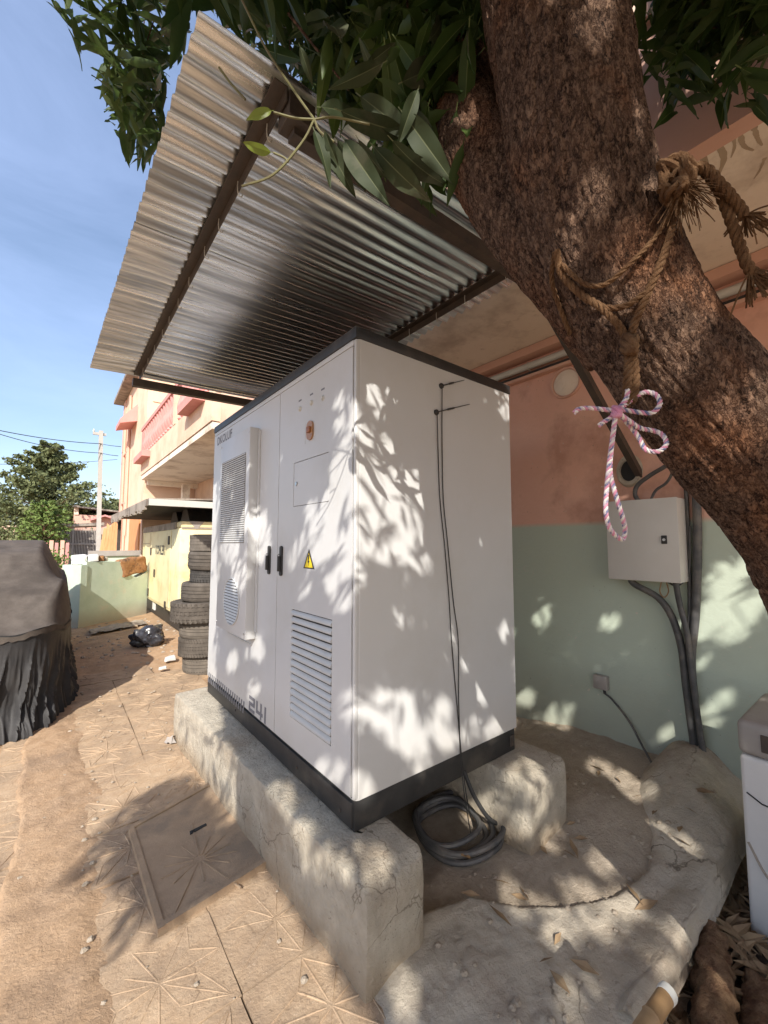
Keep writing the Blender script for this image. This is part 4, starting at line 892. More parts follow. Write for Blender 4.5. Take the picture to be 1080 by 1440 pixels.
part('panel_gap', MB().box((GX0-.0165, 11.712, .42), (GX0-.0145, 11.728, 1.98)), M_tin, ge)
for y, zz in ((11.6, 1.52), (11.05, 1.02), (9.6, 1.78), (12.85, 1.02), (11.75, .52), (9.75, .42), ):
    part('latch', MB().bbox((GX0-.035, y-.055, zz-.09), (GX0-.0152, y+.055, zz+.09), .01), M_steel, ge)
part('lettering', text_mb('KOHLER', .21, (GX0-.0155, 11.05, 1.47), (0, -.95, 0), (0, 0, 1), (0, 0, 0), .008), M_black, ge)
part('data_plate', MB().box((GX0+.06, 11.3, .12), (GX0+.079, 11.6, .30)), M_litter, ge)
for y in (9.5, 10.5):
    part('exhaust_cowl', MB().prism([(2.15, y-.42, 2.152), (2.15, y+.42, 2.152), (2.15, y+.14, 2.46), (2.15, y-.14, 2.46)], (.5, 0, 0)), M_black, ge)
rf = thing('lean_to_roof', 'flat tin lean to roof with a ragged fascia over the yellow generator', 'roof', (2.5, 11, 2.4))
part('tin_sheet', MB().prism([(1.30, 8.45, 2.50), (3.55, 8.45, 2.62), (3.55, 8.45, 2.65), (1.30, 8.45, 2.53)], (0, 5.9, 0)), M_tin, rf)
part('soffit_board', MB().box((1.36, 8.5, 2.43), (3.5, 14.3, 2.47)), M_dkbrown, rf)
part('fascia_board', MB().box((1.30, 8.40, 2.40), (3.55, 8.448, 2.52)), M_pvc, rf)
b = MB()
for k in range(40):
    y = 8.46+k*.146; b.box((1.262, y, 2.40-random.uniform(0, .12)), (1.298, y+.15, 2.515))
part('fascia_board', b, M_tin, rf)
for x, y in ((1.42, 14.1), (3.3, 8.7), (3.3, 14.1)): part('post', MB().box((x, y, -.05), (x+.08, y+.08, 2.428)), M_steel, rf)
part('strut', MB().prism([(2.5, 8.8, 2.43), (2.62, 8.8, 2.43), (3.1, 8.8, 2.16), (3.0, 8.8, 2.16)], (0, .06, 0)), M_black, rf)

# ================================================================== STREET FURNITURE FAR OFF
up_ = thing('utility_pole', 'square pale concrete utility pole behind the low green wall', 'utility pole', (1.66, 24, 0))
pt = on(142, 606, 1, 24.); part('shaft', MB().prism([(1.61, 23.9, 0), (1.78, 23.9, 0), (1.78, 24.1, 0), (1.61, 24.1, 0)], (pt.x-1.69, 0, pt.z)), M_pole, up_)
part('crossarm', MB().box((pt.x-.32, 23.95, pt.z-.22), (pt.x+.22, 24.05, pt.z-.10)), M_pole, up_)
part('insulator', MB().lathe([(.03, 0), (.05, .05), (.02, .16)], (pt.x-.28, 24, pt.z-.10), 8), M_pvc, up_)
def wire(label, a, c, sag, r=.012):
    a, c = Vector(a), Vector(c); P = [a+(c-a)*t/20-Vector((0, 0, sag*4*(t/20)*(1-t/20))) for t in range(21)]
    solo('power_line', MB().tube(P, r, 5), M_rub, label, 'power line', tuple(a), group='power lines crossing the sky')
wire('upper of the two dark wires rising left from the pole', on(-60, 592, 1, 20.), on(142, 624, 1, 23.9), .15, .016)
wire('lower of the two dark wires rising left from the pole', on(-60, 590, 1, 20.), on(142, 637, 1, 23.9), .25, .014)
wire('dark wire from the pole to the pink tower, upper', on(142, 624, 1, 23.9), on(170, 628, 1, 19.), .02, .013)
wire('dark wire from the pole to the pink tower, lower', on(142, 637, 1, 23.9), on(166, 641, 1, 19.), .02, .013)
wire('faint distant wire crossing low behind the pole', on(-40, 652, 1, 46.), on(165, 646, 1, 46.), .2, .02)
# barred enclosure
sd_ = thing('barred_shed', 'dark open shed fenced with upright grey bars', 'shed', (1.3, 36, 0))
part('roof', MB().prism([(-.25, 35.6, 2.78), (2.75, 35.6, 3.0), (2.75, 35.6, 3.2), (-.25, 35.6, 2.98)], (0, 4, 0)), M_tin, sd_)
part('back_wall', MB().box((.1, 39.2, 0), (2.6, 39.4, 2.7)), M_dkbrown, sd_)
for x in (.12, .95, 2.5): part('post', MB().box((x, 35.7, 0), (x+.12, 35.85, 2.78)), M_bars, sd_)
for zz in (1.62, .12): part('rail', MB().box((.1, 35.67, zz), (2.62, 35.70, zz+.09)), M_bars, sd_)
bar_me = mesh_from('bar', MB().box((0, 0, 0), (.045, .04, 2.7)), M_bars, (0, 0, 0), False)
for k in range(28): piece('bar', bar_me, sd_, Matrix.Translation(Vector((.16+k*.088, 35.72, .05))-OFF[sd_.name]))
part('dark_bundle', MB().bbox((1.5, 35.2, .05), (2.0, 35.6, .9), .15, 3), M_black, sd_, smooth=50)
ho = thing('far_house', 'small pink house with a sagging tiled roof beyond the barred shed', 'house', (3, 44, 0))
part('wall', MB().box((1.2, 43, 0), (6, 49, 4.1)), M_pinkb, ho)
part('gable', MB().prism([(1.2, 42.9, 4.1), (1.2, 48.8, 4.1), (1.2, 46, 5.0), (1.2, 43.2, 4.9)], (.3, 0, 0)), M_cream, ho)
part('roof', MB().prism([(1.1, 42.6, 4.72), (6.4, 42.6, 4.2), (6.4, 42.6, 4.32), (1.1, 42.6, 4.85)], (0, 6.6, 0)), M_tin, ho)
part('porch_roof', MB().prism([(2.3, 42.3, 3.6), (3.3, 42.3, 4.0), (4.4, 42.3, 3.6), (4.4, 42.3, 3.75), (3.3, 42.3, 4.15), (2.3, 42.3, 3.75)], (0, .7, 0)), M_rose, ho)
fe = thing('plank_fence', 'leaning orange plank fence between the pole and the pink tower', 'fence', (1.8, 20.7, 0))
for k in range(9):
    x = 1.42+k*.125; b = MB(); ln = random.uniform(-.02, .05)+.16*(1-k/9)
    b.prism([(x-.05*(9-k)/9-.06, 20.5+.01*k, 0), (x+.055, 20.5+.01*k, 0), (x+.055+ln, 20.5+.01*k, 2.35+random.uniform(-.1, .2)+.05*k), (x-.05+ln, 20.5+.01*k, 2.3+random.uniform(-.1, .2)+.05*k)], (0, .03, 0)); part('plank', b, M_wood, fe)
pk = thing('picket_fence', 'low reddish picket fence beneath the bright green tree', 'fence', (-.3, 33, 0))
pk_me = mesh_from('picket', MB().box((0, 0, 0), (.17, .05, 1.75)), M_rose, (0, 0, 0), False); pk2 = mesh_from('picket', MB().box((0, 0, 0), (.2, .05, 1.9)), M_pinkb, (0, 0, 0), False)
for k in range(8): piece('picket', pk_me if k % 2 else pk2, pk, Matrix.Translation(Vector((-1.3+k*.27, 33, 0))-OFF[pk.name]))
fw = thing('far_compound_wall', 'pale wall with a gatehouse far down the street', 'wall', (-4, 60, 0))
part('wall', MB().box((-14, 60, 0), (-1.5, 60.3, 2.4)), M_pinkb, fw); part('gatehouse', MB().box((-4.6, 59.4, 0), (-3.2, 61, 3.6)), M_cream, fw)

def leaf_cards(c, n, s, spread, lean=0.):
    """n small folded leaf clumps about centre c within spread (rx,ry,rz); arrays"""
    d = rng.normal(size=(n, 3)); d /= np.linalg.norm(d, axis=1)[:, None]; r = rng.random(n)**.45
    P = np.array(c)+d*r[:, None]*np.array(spread); return P
def cards(P, s, rngs, droop=.3):
    n = len(P); a = rngs.normal(size=(n, 3)); a[:, 2] -= droop; a /= np.linalg.norm(a, axis=1)[:, None]
    t = rngs.normal(size=(n, 3)); q = np.cross(a, t); q /= np.linalg.norm(q, axis=1)[:, None]
    L = s*(.6+.8*rngs.random(n))[:, None]; Wd = L*.36
    nn = np.cross(a, q); V = np.empty((n, 4, 3)); V[:, 0] = P-a*L*.5; V[:, 1] = P+q*Wd+nn*L*.12; V[:, 2] = P+a*L*.5; V[:, 3] = P-q*Wd+nn*L*.12
    F = np.arange(n*4).reshape(n, 4); T = np.concatenate([F[:, [0, 1, 2]], F[:, [0, 2, 3]]]); return V.reshape(-1, 3), T
def np_mesh(name, V, T, m, off=(0, 0, 0), smooth=False):
    me = bpy.data.meshes.new(name); V = np.asarray(V)-np.array(off); k = T.shape[1]
    me.vertices.add(len(V)); me.vertices.foreach_set('co', V.astype(np.float32).ravel())
    me.loops.add(T.size); me.loops.foreach_set('vertex_index', T.astype(np.int32).ravel())
    me.polygons.add(len(T)); me.polygons.foreach_set('loop_start', np.arange(len(T), dtype=np.int32)*k)
    me.update(calc_edges=True); me.validate(); me.materials.append(m)
    if smooth: me.shade_smooth()
    return me
def np_part(name, V, T, m, parent, kind=None, smooth=False):
    off = OFF[parent.name]; o = bpy.data.objects.new(name, np_mesh(name, V, T, m, off, smooth)); COL.objects.link(o); o.parent = parent; OFF[o.name] = off
    return tag(o, None, None, None, kind)
def far_tree(name, label, c, h, rad, m, kind, n=5200, s=.34, seed=3):
    rr = np.random.default_rng(seed); t = thing(name, label, 'tree', (c[0], c[1], 0)); x, y = c
    tb = MB().tube([(x, y, -.1), (x+.1, y, h*.3), (x-.05, y, h*.6), (x, y, h*.92)], [h*.035, h*.028, h*.018, .03], 8); part('trunk', tb, M_bark, t, smooth=True)
    Ps = []; br = MB(); nb = 64
    for k in range(nb):
        f = .14+.84*(k/nb); a = k*2.399+rr.uniform(-.3, .3)
        if kind == 'tier': L = rad*1.12*(1.04-f)**.86*rr.uniform(.7, 1.2); up = .22*(1 if f > .3 else .1)
        else: L = rad*math.sqrt(max(.05, 1-(2*f-1)**2))*rr.uniform(.8, 1.1); up = .35
        b0 = np.array((x, y, h*f)); d = np.array((math.cos(a), math.sin(a), up)); e = b0+d*L
        br.tube([b0, b0+d*L*.5+np.array((0, 0, -.05*L)), e], [.05, .035, .012], 5)
        m_ = n//nb; u = rr.random(m_)**.7; Q = b0+d*(u*L)[:, None]+rr.normal(size=(m_, 3))*np.array((.16, .16, .10))*L*(.45+.6*(1-u))[:, None]
        if kind == 'tier': Q[:, 2] -= .10*L*(1-u)
        Ps.append(Q)
    part('limb', br, M_bark, t); P = np.concatenate(Ps); V, T = cards(P, s, rr, .2); np_part('crown', V, T, m, t, 'stuff')
    return t
cxy = on(62, 700, 1, 46.); far_tree('cedar_tree', 'large feathery dark green tree with tiered spreading branches', (cxy.x, 46), 10.6, 6.2, M_far, 'tier', 20000, .26, 3)
cxy = on(64, 740, 1, 34.); far_tree('garden_tree', 'small bright green bushy tree in front of the large dark tree', (cxy.x, 34.), 4.4, 1.35, M_far2, 'round', 3000, .2, 5)
cxy = on(118, 715, 1, 70.); far_tree('distant_tree', 'distant rounded tree between the large tree and the pole', (cxy.x, 70.), 6.6, 3.6, M_far, 'round', 3600, .5, 7)
cxy = on(166, 690, 1, 60.); far_tree('distant_tree', 'distant tree peeking out between the pole and the pink tower', (cxy.x, 60.), 6.8, 3.0, M_far, 'round', 3000, .45, 8)
cxy = on(-8, 745, 1, 75.); far_tree('distant_tree', 'distant tree at the far left edge above the covered car', (cxy.x, 75.), 6, 5, M_far, 'round', 3000, .5, 9)
rr = np.random.default_rng(11); sb = thing('low_shrub', 'yellow green low shrub at the foot of the picket fence', 'shrub', (.05, 31.5, 0))
part('stem', MB().tube([(.05, 31.5, -.05), (.1, 31.5, .6)], [.04, .02], 6), M_bark, sb); V, T = cards(np.array((.0, 31.5, .65))+rr.normal(size=(500, 3))*np.array((.35, .3, .3)), .16, rr); np_part('foliage', V, T, M_far2, sb, 'stuff')
b = MB()
P = np.stack([rr.uniform(-160, 120, 9000), rr.uniform(120, 150, 9000), rr.random(9000)**1.6*8], 1); P[:, 2] *= (.6+.4*np.sin(P[:, 0]*.13)+.25*np.sin(P[:, 0]*.37)); V, T = cards(P, 1.6, rr)
o = bpy.data.objects.new('distant_trees', np_mesh('distant_trees', V, T, M_far)); COL.objects.link(o); o['kind'] = 'stuff'
# ================================================================== MANGO TREE
tree = thing('mango_tree', 'leaning mango tree with thick fissured brown trunk and dense crown overhead', 'tree', (1.9, -.15, -.15))
TP = [(2.10, -.30, -.2), (1.97, -.22, .25), (1.76, -.10, .85), at(1215, 830, .95), at(1112, 697, .95), at(1010, 590, .95), at(920, 480, .95), at(855, 375, .96), at(815, 255, .97), at(790, 130, .99), at(770, 0, 1.02), at(748, -160, 1.1), at(715, -420, 1.25)]
TR = [.33, .25, .20, .170, .148, .136, .127, .138, .150, .153, .155, .150, .14]
def resample(P, Rr, n):
    Q = bez(P, n); m = len(Q); per = (m-1)/(len(P)-1); return Q, [Rr[min(len(Rr)-2, int(i/per))]*(1-(i/per-int(i/per)))+Rr[min(len(Rr)-1, int(i/per)+1)]*(i/per-int(i/per)) if i/per < len(Rr)-1 else Rr[-1] for i in range(m)]
def bark_tube(P, Rr, n, sides, amp=1.0, lumps=.09):
    Q, rr_ = resample(P, Rr, n); b = MB(); L = [0]
    for a, c in zip(Q, Q[1:]): L.append(L[-1]+(c-a).length)
    def jit(i, k):
        a = 2*math.pi*k/sides; x, y, s = math.cos(a), math.sin(a), L[i]
        f1 = 1-abs(mnoise.noise(Vector((x*7.0, y*7.0, s*7.5)))*2); f2 = 1-abs(mnoise.noise(Vector((x*15+9, y*15, s*17)))*2)
        return 1+lumps*fbm(x*1.2, y*1.2, s*2.2)+amp*(-.035*max(0, f1-.55)/.45-.018*max(0, f2-.5)/.5+.012*fbm(x*22, y*22, s*30))
    b.tube(Q, rr_, sides, jit=jit); return b, Q, rr_
b, TQ, TRR = bark_tube(TP, TR, 900, 240); part('trunk', b, M_bark, tree, smooth=80)
b, BQ, BRR = bark_tube([at(895, 468, .99), at(818, 385, 1.03), at(748, 315, 1.09), at(695, 245, 1.18), at(660, 172, 1.3), at(625, 70, 1.5), at(590, -80, 1.8), at(540, -280, 2.2)], [.12, .118, .112, .112, .115, .115, .11, .10], 420, 170)
part('branch', b, M_bark, tree, smooth=80)
top = Vector(TP[-1]); bt = BQ[-1]
limbs = [([top, top+Vector((-.6, -.5, .7)), top+Vector((-1.5, -1.4, 1.2)), top+Vector((-2.4, -2.3, 1.7))], [.14, .11, .07, .03]),
         ([top+Vector((-.1, -.1, .1)), top+Vector((-.9, .2, .9)), top+Vector((-2.0, .4, 1.3)), top+Vector((-3.0, .3, 1.4))], [.12, .09, .06, .02]),
         ([top, top+Vector((.4, -.9, .8)), top+Vector((.6, -2.2, 1.2)), top+Vector((.4, -3.4, 1.4))], [.12, .09, .06, .02]),
         ([top, top+Vector((.1, .3, 1.2)), top+Vector((.3, .7, 2.4))], [.13, .09, .03]),
         ([bt, bt+Vector((-.3, .8, .5)), bt+Vector((-.6, 1.9, .8))], [.095, .06, .02]),
         ([bt, bt+Vector((.3, .6, .8)), bt+Vector((.3, 1.5, 1.5))], [.09, .06, .02]),
         ([at(1010, -200, 1.3), at(1000, -100, 1.5), at(985, 30, 1.75)], [.05, .03, .01])]
for P, r in limbs:
    Q, q = resample(P, r, 36); part('branch', MB().tube(Q, q, 10), M_bark, tree, smooth=True)

# --- leaf shapes: long folded blades with a drooping tip, stalk at the origin, blade along +X
def leaf_shape(seed, n=6, cols=(-1, 0, 1), wd=.108):
    r = random.Random(seed); V = []; F = []; RB = []; curl = r.uniform(.15, .6); fold = r.uniform(.12, .4); tw = r.uniform(-.6, .6); m = len(cols)
    for i in range(n+1):
        u = i/n; wv = wd*(math.sin(math.pi*min(1, u**.85)))**.85*(1-.25*u)+.003; x = .08+.92*u
        z = -curl*u*u*.5; xx = x*(1-.12*curl*u); a = tw*u; wob = .016*math.sin(u*13+seed)
        for c in cols:
            V.append((xx, c*wv*math.cos(a), z+abs(c)*wv*fold+c*wv*math.sin(a)+wob*c*abs(c))); RB.append(1. if c == 0 and m > 3 else 0.)
    for i in range(n):
        for j in range(m-1): F.append((i*m+j, i*m+j+1, i*m+m+j+1, i*m+m+j))
    V += [(0, -.006, .0), (0, .006, .0), (.085, .007, -.002), (.085, -.007, -.002)]; k = len(V)-4; F.append((k, k+1, k+2, k+3)); RB += [1.]*4 if m > 3 else [0.]*4
    return np.array(V), np.array(F), RB
LS = [leaf_shape(i) for i in range(6)]
def frames(D, roll):
    """basis with X along D, Z roughly up"""
    D = D/np.linalg.norm(D, axis=1)[:, None]; Z = np.tile((0, 0, 1.), (len(D), 1)); Yv = np.cross(Z, D); nn = np.linalg.norm(Yv, axis=1)[:, None]; Yv = np.where(nn < 1e-3, np.array((0, 1., 0)), Yv/np.maximum(nn, 1e-3))
    Zv = np.cross(D, Yv); c, s = np.cos(roll)[:, None], np.sin(roll)[:, None]
    return D, Yv*c+Zv*s, Zv*c-Yv*s
SUNV = np.array(TO_SUN)

# sunlit flecks seen in the photograph: gaps in the crown are left on the sun side of them
def E_(lst, ox, oy, sc): return [(ox+e[0]/sc, oy+e[1]/sc, e[2]/sc, e[3]/sc, (e[4] if len(e) > 4 else 0)) for e in lst]
LIT = []
LIT += E_([(520,370,14,40,-25),(700,700,32,42),(665,780,18,35),(705,790,20,40),(735,820,18,28),(600,785,18,30),(772,588,13,16),(724,612,11,22),(850,760,20,36),(900,755,18,26),(872,855,12,25),(830,750,12,25),(592,435,13,28),(560,255,11,20),(575,290,11,24),(592,318,9,18),(680,552,11,16),(632,440,8,18),(640,270,6,15),(715,530,6,18),(462,285,7,14),(490,310,6,20),(462,370,5,14),(400,690,13,30,20),(430,620,16,42,20),(370,650,9,20),(440,740,25,60,30),(490,740,30,50,30),(400,790,13,50,25),(350,760,10,30,20),(430,890,13,26,15),(345,905,11,25,25),(480,950,13,26),(520,850,18,26),(525,780,20,42),(320,800,9,40,15),(470,860,15,40,20),(90,455,18,25),(190,700,20,40,20),(120,810,20,36),(210,790,11,30,20),(150,900,16,40),(60,900,16,30),
  (478,500,28,62),(560,565,58,72),(620,615,50,80),(500,590,40,40),(590,680,26,32)], 280, 440, 2.348)
LIT += E_([(480,10,13,20),(660,75,13,20),(480,355,18,35),(540,360,26,24),(605,350,26,42),(680,370,42,52),(600,400,34,26),(655,460,22,42),(715,500,26,55),(725,550,18,30),(805,358,22,20),(790,430,18,26),(820,460,20,30),(940,130,17,30),(900,220,30,15,45),(962,265,15,26),(937,322,17,20),(1005,405,18,28),(900,432,17,18),(962,445,17,16),(1013,112,13,18),(925,50,9,18),(855,115,13,20),(180,160,13,30,20),(180,300,11,25),(110,210,10,25),(440,580,18,36,20),(540,640,26,42),(520,600,15,30),(400,560,20,20),(200,180,10,20),
  (330,720,40,60),(400,850,60,80),(90,480,60,70),(560,880,70,50)], 280, 840, 2.348)
LIT += E_([(172,1105,16,28),(448,1120,24,24),(215,492,20,20),(290,240,40,24),(520,585,18,28),(870,1070,50,36),(885,935,34,42),(920,975,32,30),(960,1095,30,42),(840,1140,38,32),(930,1165,36,40),(990,915,36,28),(1040,1035,22,20),(820,1270,14,16),(740,1140,10,18),(765,1180,12,22),(40,280,22,22),(30,1155,18,22)], 700, 480, 2.842)
LIT += E_([(490,105,26,36),(400,40,12,16),(795,145,16,18),(950,50,24,28),(915,105,16,24),(318,303,18,20),(355,320,20,18),(385,350,26,30),(345,275,13,14),(270,370,40,36),(460,435,22,26),(350,585,24,52,-15),(360,410,25,22),(575,250,24,15),(640,275,20,14),(665,310,26,32),(715,430,32,28),(790,460,26,22),(600,500,36,28),(675,505,26,30),(535,580,42,26),(440,620,20,26),(480,690,40,48),(590,660,44,46),(660,620,22,42),(760,690,36,24,35),(740,780,40,42),(800,520,38,40,45),(840,580,36,32),(810,660,26,42,-30),(770,820,30,36),(540,840,60,24,-15),(510,880,38,44),(510,930,34,24),(50,810,26,36),(60,900,36,50),(910,640,14,32),(920,650,16,42),(860,880,28,32),(940,830,22,42),(990,880,18,32)], 540, 960, 2)
LIT = np.array(LIT)
BLOB = np.array([(590,240),(640,290),(775,460),(740,490),(640,560),(560,600),(500,650),(540,690),(420,700),(330,760),(280,790),(180,870),(165,840),(250,760),(215,750),(230,700),(330,630),(340,600),(260,570),(210,560),(110,570),(120,520),(200,440),(300,340),(400,280),(520,240)])/1.929+np.array((0, 960))
def in_poly(x, y, P):
    r = np.zeros(len(x), bool); n = len(P); j = n-1
    for i in range(n):
        c = ((P[i, 1] > y) != (P[j, 1] > y)); d = (P[j, 0]-P[i, 0])*(y-P[i, 1])/np.where(P[j, 1]-P[i, 1] == 0, 1e-9, P[j, 1]-P[i, 1])+P[i, 0]
        r ^= c & (x < d); j = i
    return r
def sun_hit(P):
    """where the sun ray through P lands; returns point and surface id"""
    d = -SUNV; n = len(P); T = np.full(n, 1e9); I = np.zeros(n, int)
    def test(ax, v, sid, lim):
        nonlocal T, I
        t = (v-P[:, ax])/d[ax]; Q = P+d*t[:, None]; ok = (t > 0) & (t < T)
        for a, lo, hi in lim: ok &= (Q[:, a] > lo) & (Q[:, a] < hi)
        T = np.where(ok, t, T); I = np.where(ok, sid, I)
    test(2, 3.32, 1, ((0, AWX0, AWX1), (1, AWY0, AWY1)))
    test(0, CX0, 2, ((1, CY0, CY1), (2, .4, 2.79))); test(1, CY0, 3, ((0, CX0, CX1), (2, .4, 2.79)))
    test(0, .95, 4, ((1, 1.4, 4.1), (2, 0, .4))); test(0, WX, 5, ((1, -6, 7), (2, 0, 4.4))); test(2, .0, 6, ())
    return P+d*T[:, None], I
def wants_sun(P):
    Q, I = sun_hit(P); px, py, z = proj(Q); vis = (z > .05) & (px > -80) & (px < 1160) & (py > -80) & (py < 1520)
    lit = np.zeros(len(P), bool)
    for cx, cy, rx, ry, an in LIT:
        a = math.radians(an); dx, dy = px-cx, py-cy; u = dx*math.cos(a)+dy*math.sin(a); v = -dx*math.sin(a)+dy*math.cos(a); e_ = 3.0 if rx < 12 else 1.6; lit |= (u/(rx+e_))**2+(v/(ry+e_))**2 < 1.0
    street = (I == 6) & ((Q[:, 0] < .95) | (Q[:, 1] > 4.3)) & ~in_poly(px, py, BLOB)
    lit = (lit & (I > 1)) & vis | (street & (vis | (Q[:, 1] > 1.0))) | ((I == 6) & (Q[:, 1] > 4.2) & (Q[:, 0] < 2.2) & (Q[:, 1] < 14))
    lit |= (I == 4) & vis & (px < 330) | ((I == 2) & (px < 303) & vis)
    return lit
ALLOW = [np.array(p, float) for p in (
    [(-60, -400), (40, -20), (60, 22), (105, 60), (128, 130), (135, 150), (160, 180), (172, 230), (190, 262), (230, 200), (250, 100), (275, 10), (355, 78), (430, 130), (400, 175), (440, 250), (500, 290), (560, 262), (600, 300), (640, 290), (700, 240), (700, 0), (700, -400)],
    [(872, -400), (872, 20), (905, 130), (930, 178), (990, 165), (1012, 190), (1045, 165), (1075, 185), (1300, 160), (1300, -400)])]
def view_ok(P, margin=0):
    px, py, z = proj(P); inf = (z > .02) & (px > -30) & (px < 1110) & (py > -30) & (py < 1470)
    ok = ~inf
    for A_ in ALLOW: ok |= in_poly(px, py, A_)
    return ok
def build_leaves(C, n_per, size, seed, sun_test=True, droop=.45):
    r = np.random.default_rng(seed); n = len(C); P = np.repeat(C, n_per, 0); m = len(P)
    a = np.tile(np.arange(n_per)*2.399, n)+np.repeat(r.random(n)*6.28, n_per)+r.normal(size=m)*.25
    el = r.normal(size=m)*.38-droop
    D = np.stack([np.cos(a)*np.cos(el), np.sin(a)*np.cos(el), np.sin(el)], 1); P = P+D*.02+r.normal(size=(m, 3))*.012
    L = size*(.65+.6*r.random(m)); keep = np.ones(m, bool); fleck = r.random(m) < .035; q0 = P
    Sd = np.stack([-D[:, 1], D[:, 0], 0*a], 1); Sd /= np.maximum(1e-3, np.linalg.norm(Sd, axis=1))[:, None]
    for f, g_ in ((.08, 0), (.35, .13), (.35, -.13), (.55, 0), (.7, .12), (.7, -.12), (1.0, 0)):
        Q = P+D*(L*f)[:, None]+Sd*(L*g_)[:, None]
        if not g_: keep &= view_ok(Q)
        if sun_test:
            ws = wants_sun(Q); keep &= ~ws | (fleck & ((sun_hit(Q)[1] != 6) | ((sun_hit(Q)[0][:, 0] > 1.05) & (sun_hit(Q)[0][:, 1] < 2.3))) & (q0[:, 2] < 4.6))
    q = P+D*(L*.5)[:, None]
    keep &= ~((q[:, 0] > AWX0-.15) & (q[:, 0] < AWX1+.2) & (q[:, 1] > AWY0-.10) & (q[:, 1] < AWY1+.15) & (np.abs(q[:, 2]-3.33) < .16))
    keep &= ~((q[:, 0] > 2.2) & (q[:, 2] < 4.6)) & (q[:, 2] > 2.35) & (np.linalg.norm(q-np.array(EYEV), axis=1) > .75)
    keep &= ~((q[:, 0] > AWX0-.1) & (q[:, 0] < 3.6) & (q[:, 1] > AWY0) & (q[:, 1] < AWY1) & (q[:, 2] < 3.33))
    return P[keep], D[keep], L[keep], r.integers(0, 6, keep.sum()), r.normal(size=keep.sum())*.5
def ell(c, rad, n, seed, p=.5, zmin=-9):
    r = np.random.default_rng(seed); d = r.normal(size=(n, 3)); d /= np.linalg.norm(d, axis=1)[:, None]; Q = np.array(c)+d*(r.random(n)**p)[:, None]*np.array(rad); return Q[Q[:, 2] > zmin]
sets = []
# main crown towards the sun, the part over the awning, the hanging part by the balcony, the mass behind the fork
sets.append(build_leaves(ell((-.55, -1.1, 4.45), (2.9, 3.0, 1.35), 4300, 1, .45), 9, .17, 21))
sets.append(build_leaves(ell((-2.3, -3.2, 4.3), (1.25, 1.3, .9), 1000, 41, .45), 9, .18, 51))
sets.append(build_leaves(ell((-1.0, -3.7, 4.4), (1.4, 1.2, .9), 900, 42, .45), 9, .18, 52))
sets.append(build_leaves(ell((-1.9, -.9, 3.9), (1.0, 1.1, .9), 420, 12, .45), 9, .20, 33))
sets.append(build_leaves(ell((.75, 3.1, 5.3), (1.5, 1.7, 1.3), 620, 2, .4), 9, .22, 22))
sets.append(build_leaves(ell((.25, 3.0, 4.6), (.5, 1.1, .9), 150, 3, .5), 9, .22, 23))
sets.append(build_leaves(ell((1.9, .35, 3.9), (.75, .75, .75), 170, 4, .5), 9, .22, 24))
sets.append(build_leaves(ell((1.0, 1.2, 4.4), (1.1, .8, 1.0), 520, 5, .5), 9, .24, 25))
sets.append(build_leaves(ell((1.35, -2.4, 5.2), (1.6, 2.0, 1.6), 700, 6, .45), 9, .21, 26))
sets.append(build_leaves(ell((.82, .98, 3.1), (.30, .16, .30), 26, 8, .6), 7, .20, 28, True, .8))
fk = np.array([tuple(at(x, y, d)) for x, y, d in ((650, 60, 1.30), (625, 20, 1.35), (670, 110, 1.18), (640, 130, 1.15), (600, 70, 1.3), (665, -20, 1.3), (580, 20, 1.35), (655, 170, 1.08), (610, 150, 1.15), (690, 50, 1.2), (560, 90, 1.25), (675, 5, 1.15))])
sets.append(build_leaves(np.repeat(fk, 3, 0)+np.random.default_rng(77).normal(size=(36, 3))*.05, 7, .22, 29, True, .75))
Pa, Da, La, Ia, Ra = [np.concatenate([s[k] for s in sets]) for k in range(5)]
ZR = np.minimum(1, 0*La); X3, Y3, Z3 = frames(Da, Ra)
px, py, zz = proj(Pa+Da*(La*.5)[:, None]); inv = (zz > .3) & (px > -10) & (px < 1090) & (py > -10) & (py < 1000)
behind = np.zeros(len(Pa), bool)
q = Pa+Da*(La*.5)[:, None]; e = np.array(EYEV); tt = (3.33-e[2])/np.maximum(1e-3, (q-e)[:, 2]); hit = e+(q-e)*tt[:, None]
behind = (tt < 1) & (hit[:, 0] > AWX0) & (hit[:, 0] < AWX1) & (hit[:, 1] > AWY0) & (hit[:, 1] < AWY1)
score = np.where(inv & ~behind, La/np.maximum(zz, .3), 0); big = np.argsort(-score)[:262]; isbig = np.zeros(len(Pa), bool); isbig[big] = score[big] > 0
def leaf_mesh(seed, n, cols, wd, m):
    v, f, rb = leaf_shape(seed, n, cols, wd); me = np_mesh('leaf', v, f, m, smooth=True); at_ = me.attributes.new('rib', 'FLOAT', 'POINT'); at_.data.foreach_set('value', np.array(rb, np.float32)); return me
C5 = (-1, -.55, -.07, 0, .07, .55, 1)
leaf_me = [leaf_mesh(i, 8, C5, .108, M_leaf) for i in range(6)]
o0 = OFF[tree.name]
def leaf_obj(P, D, L, k, X_, Y_, Z_, me=None):
    M = Matrix(((X_[0]*L, Y_[0]*L, Z_[0]*L, P[0]-o0.x), (X_[1]*L, Y_[1]*L, Z_[1]*L, P[1]-o0.y), (X_[2]*L, Y_[2]*L, Z_[2]*L, P[2]-o0.z), (0, 0, 0, 1)))
    return piece('leaf', me or leaf_me[k], tree, M)
for i in np.where(isbig)[0]: leaf_obj(Pa[i], Da[i], La[i], Ia[i], X3[i], Y3[i], Z3[i])
Vs = []; Fs = []; o = 0
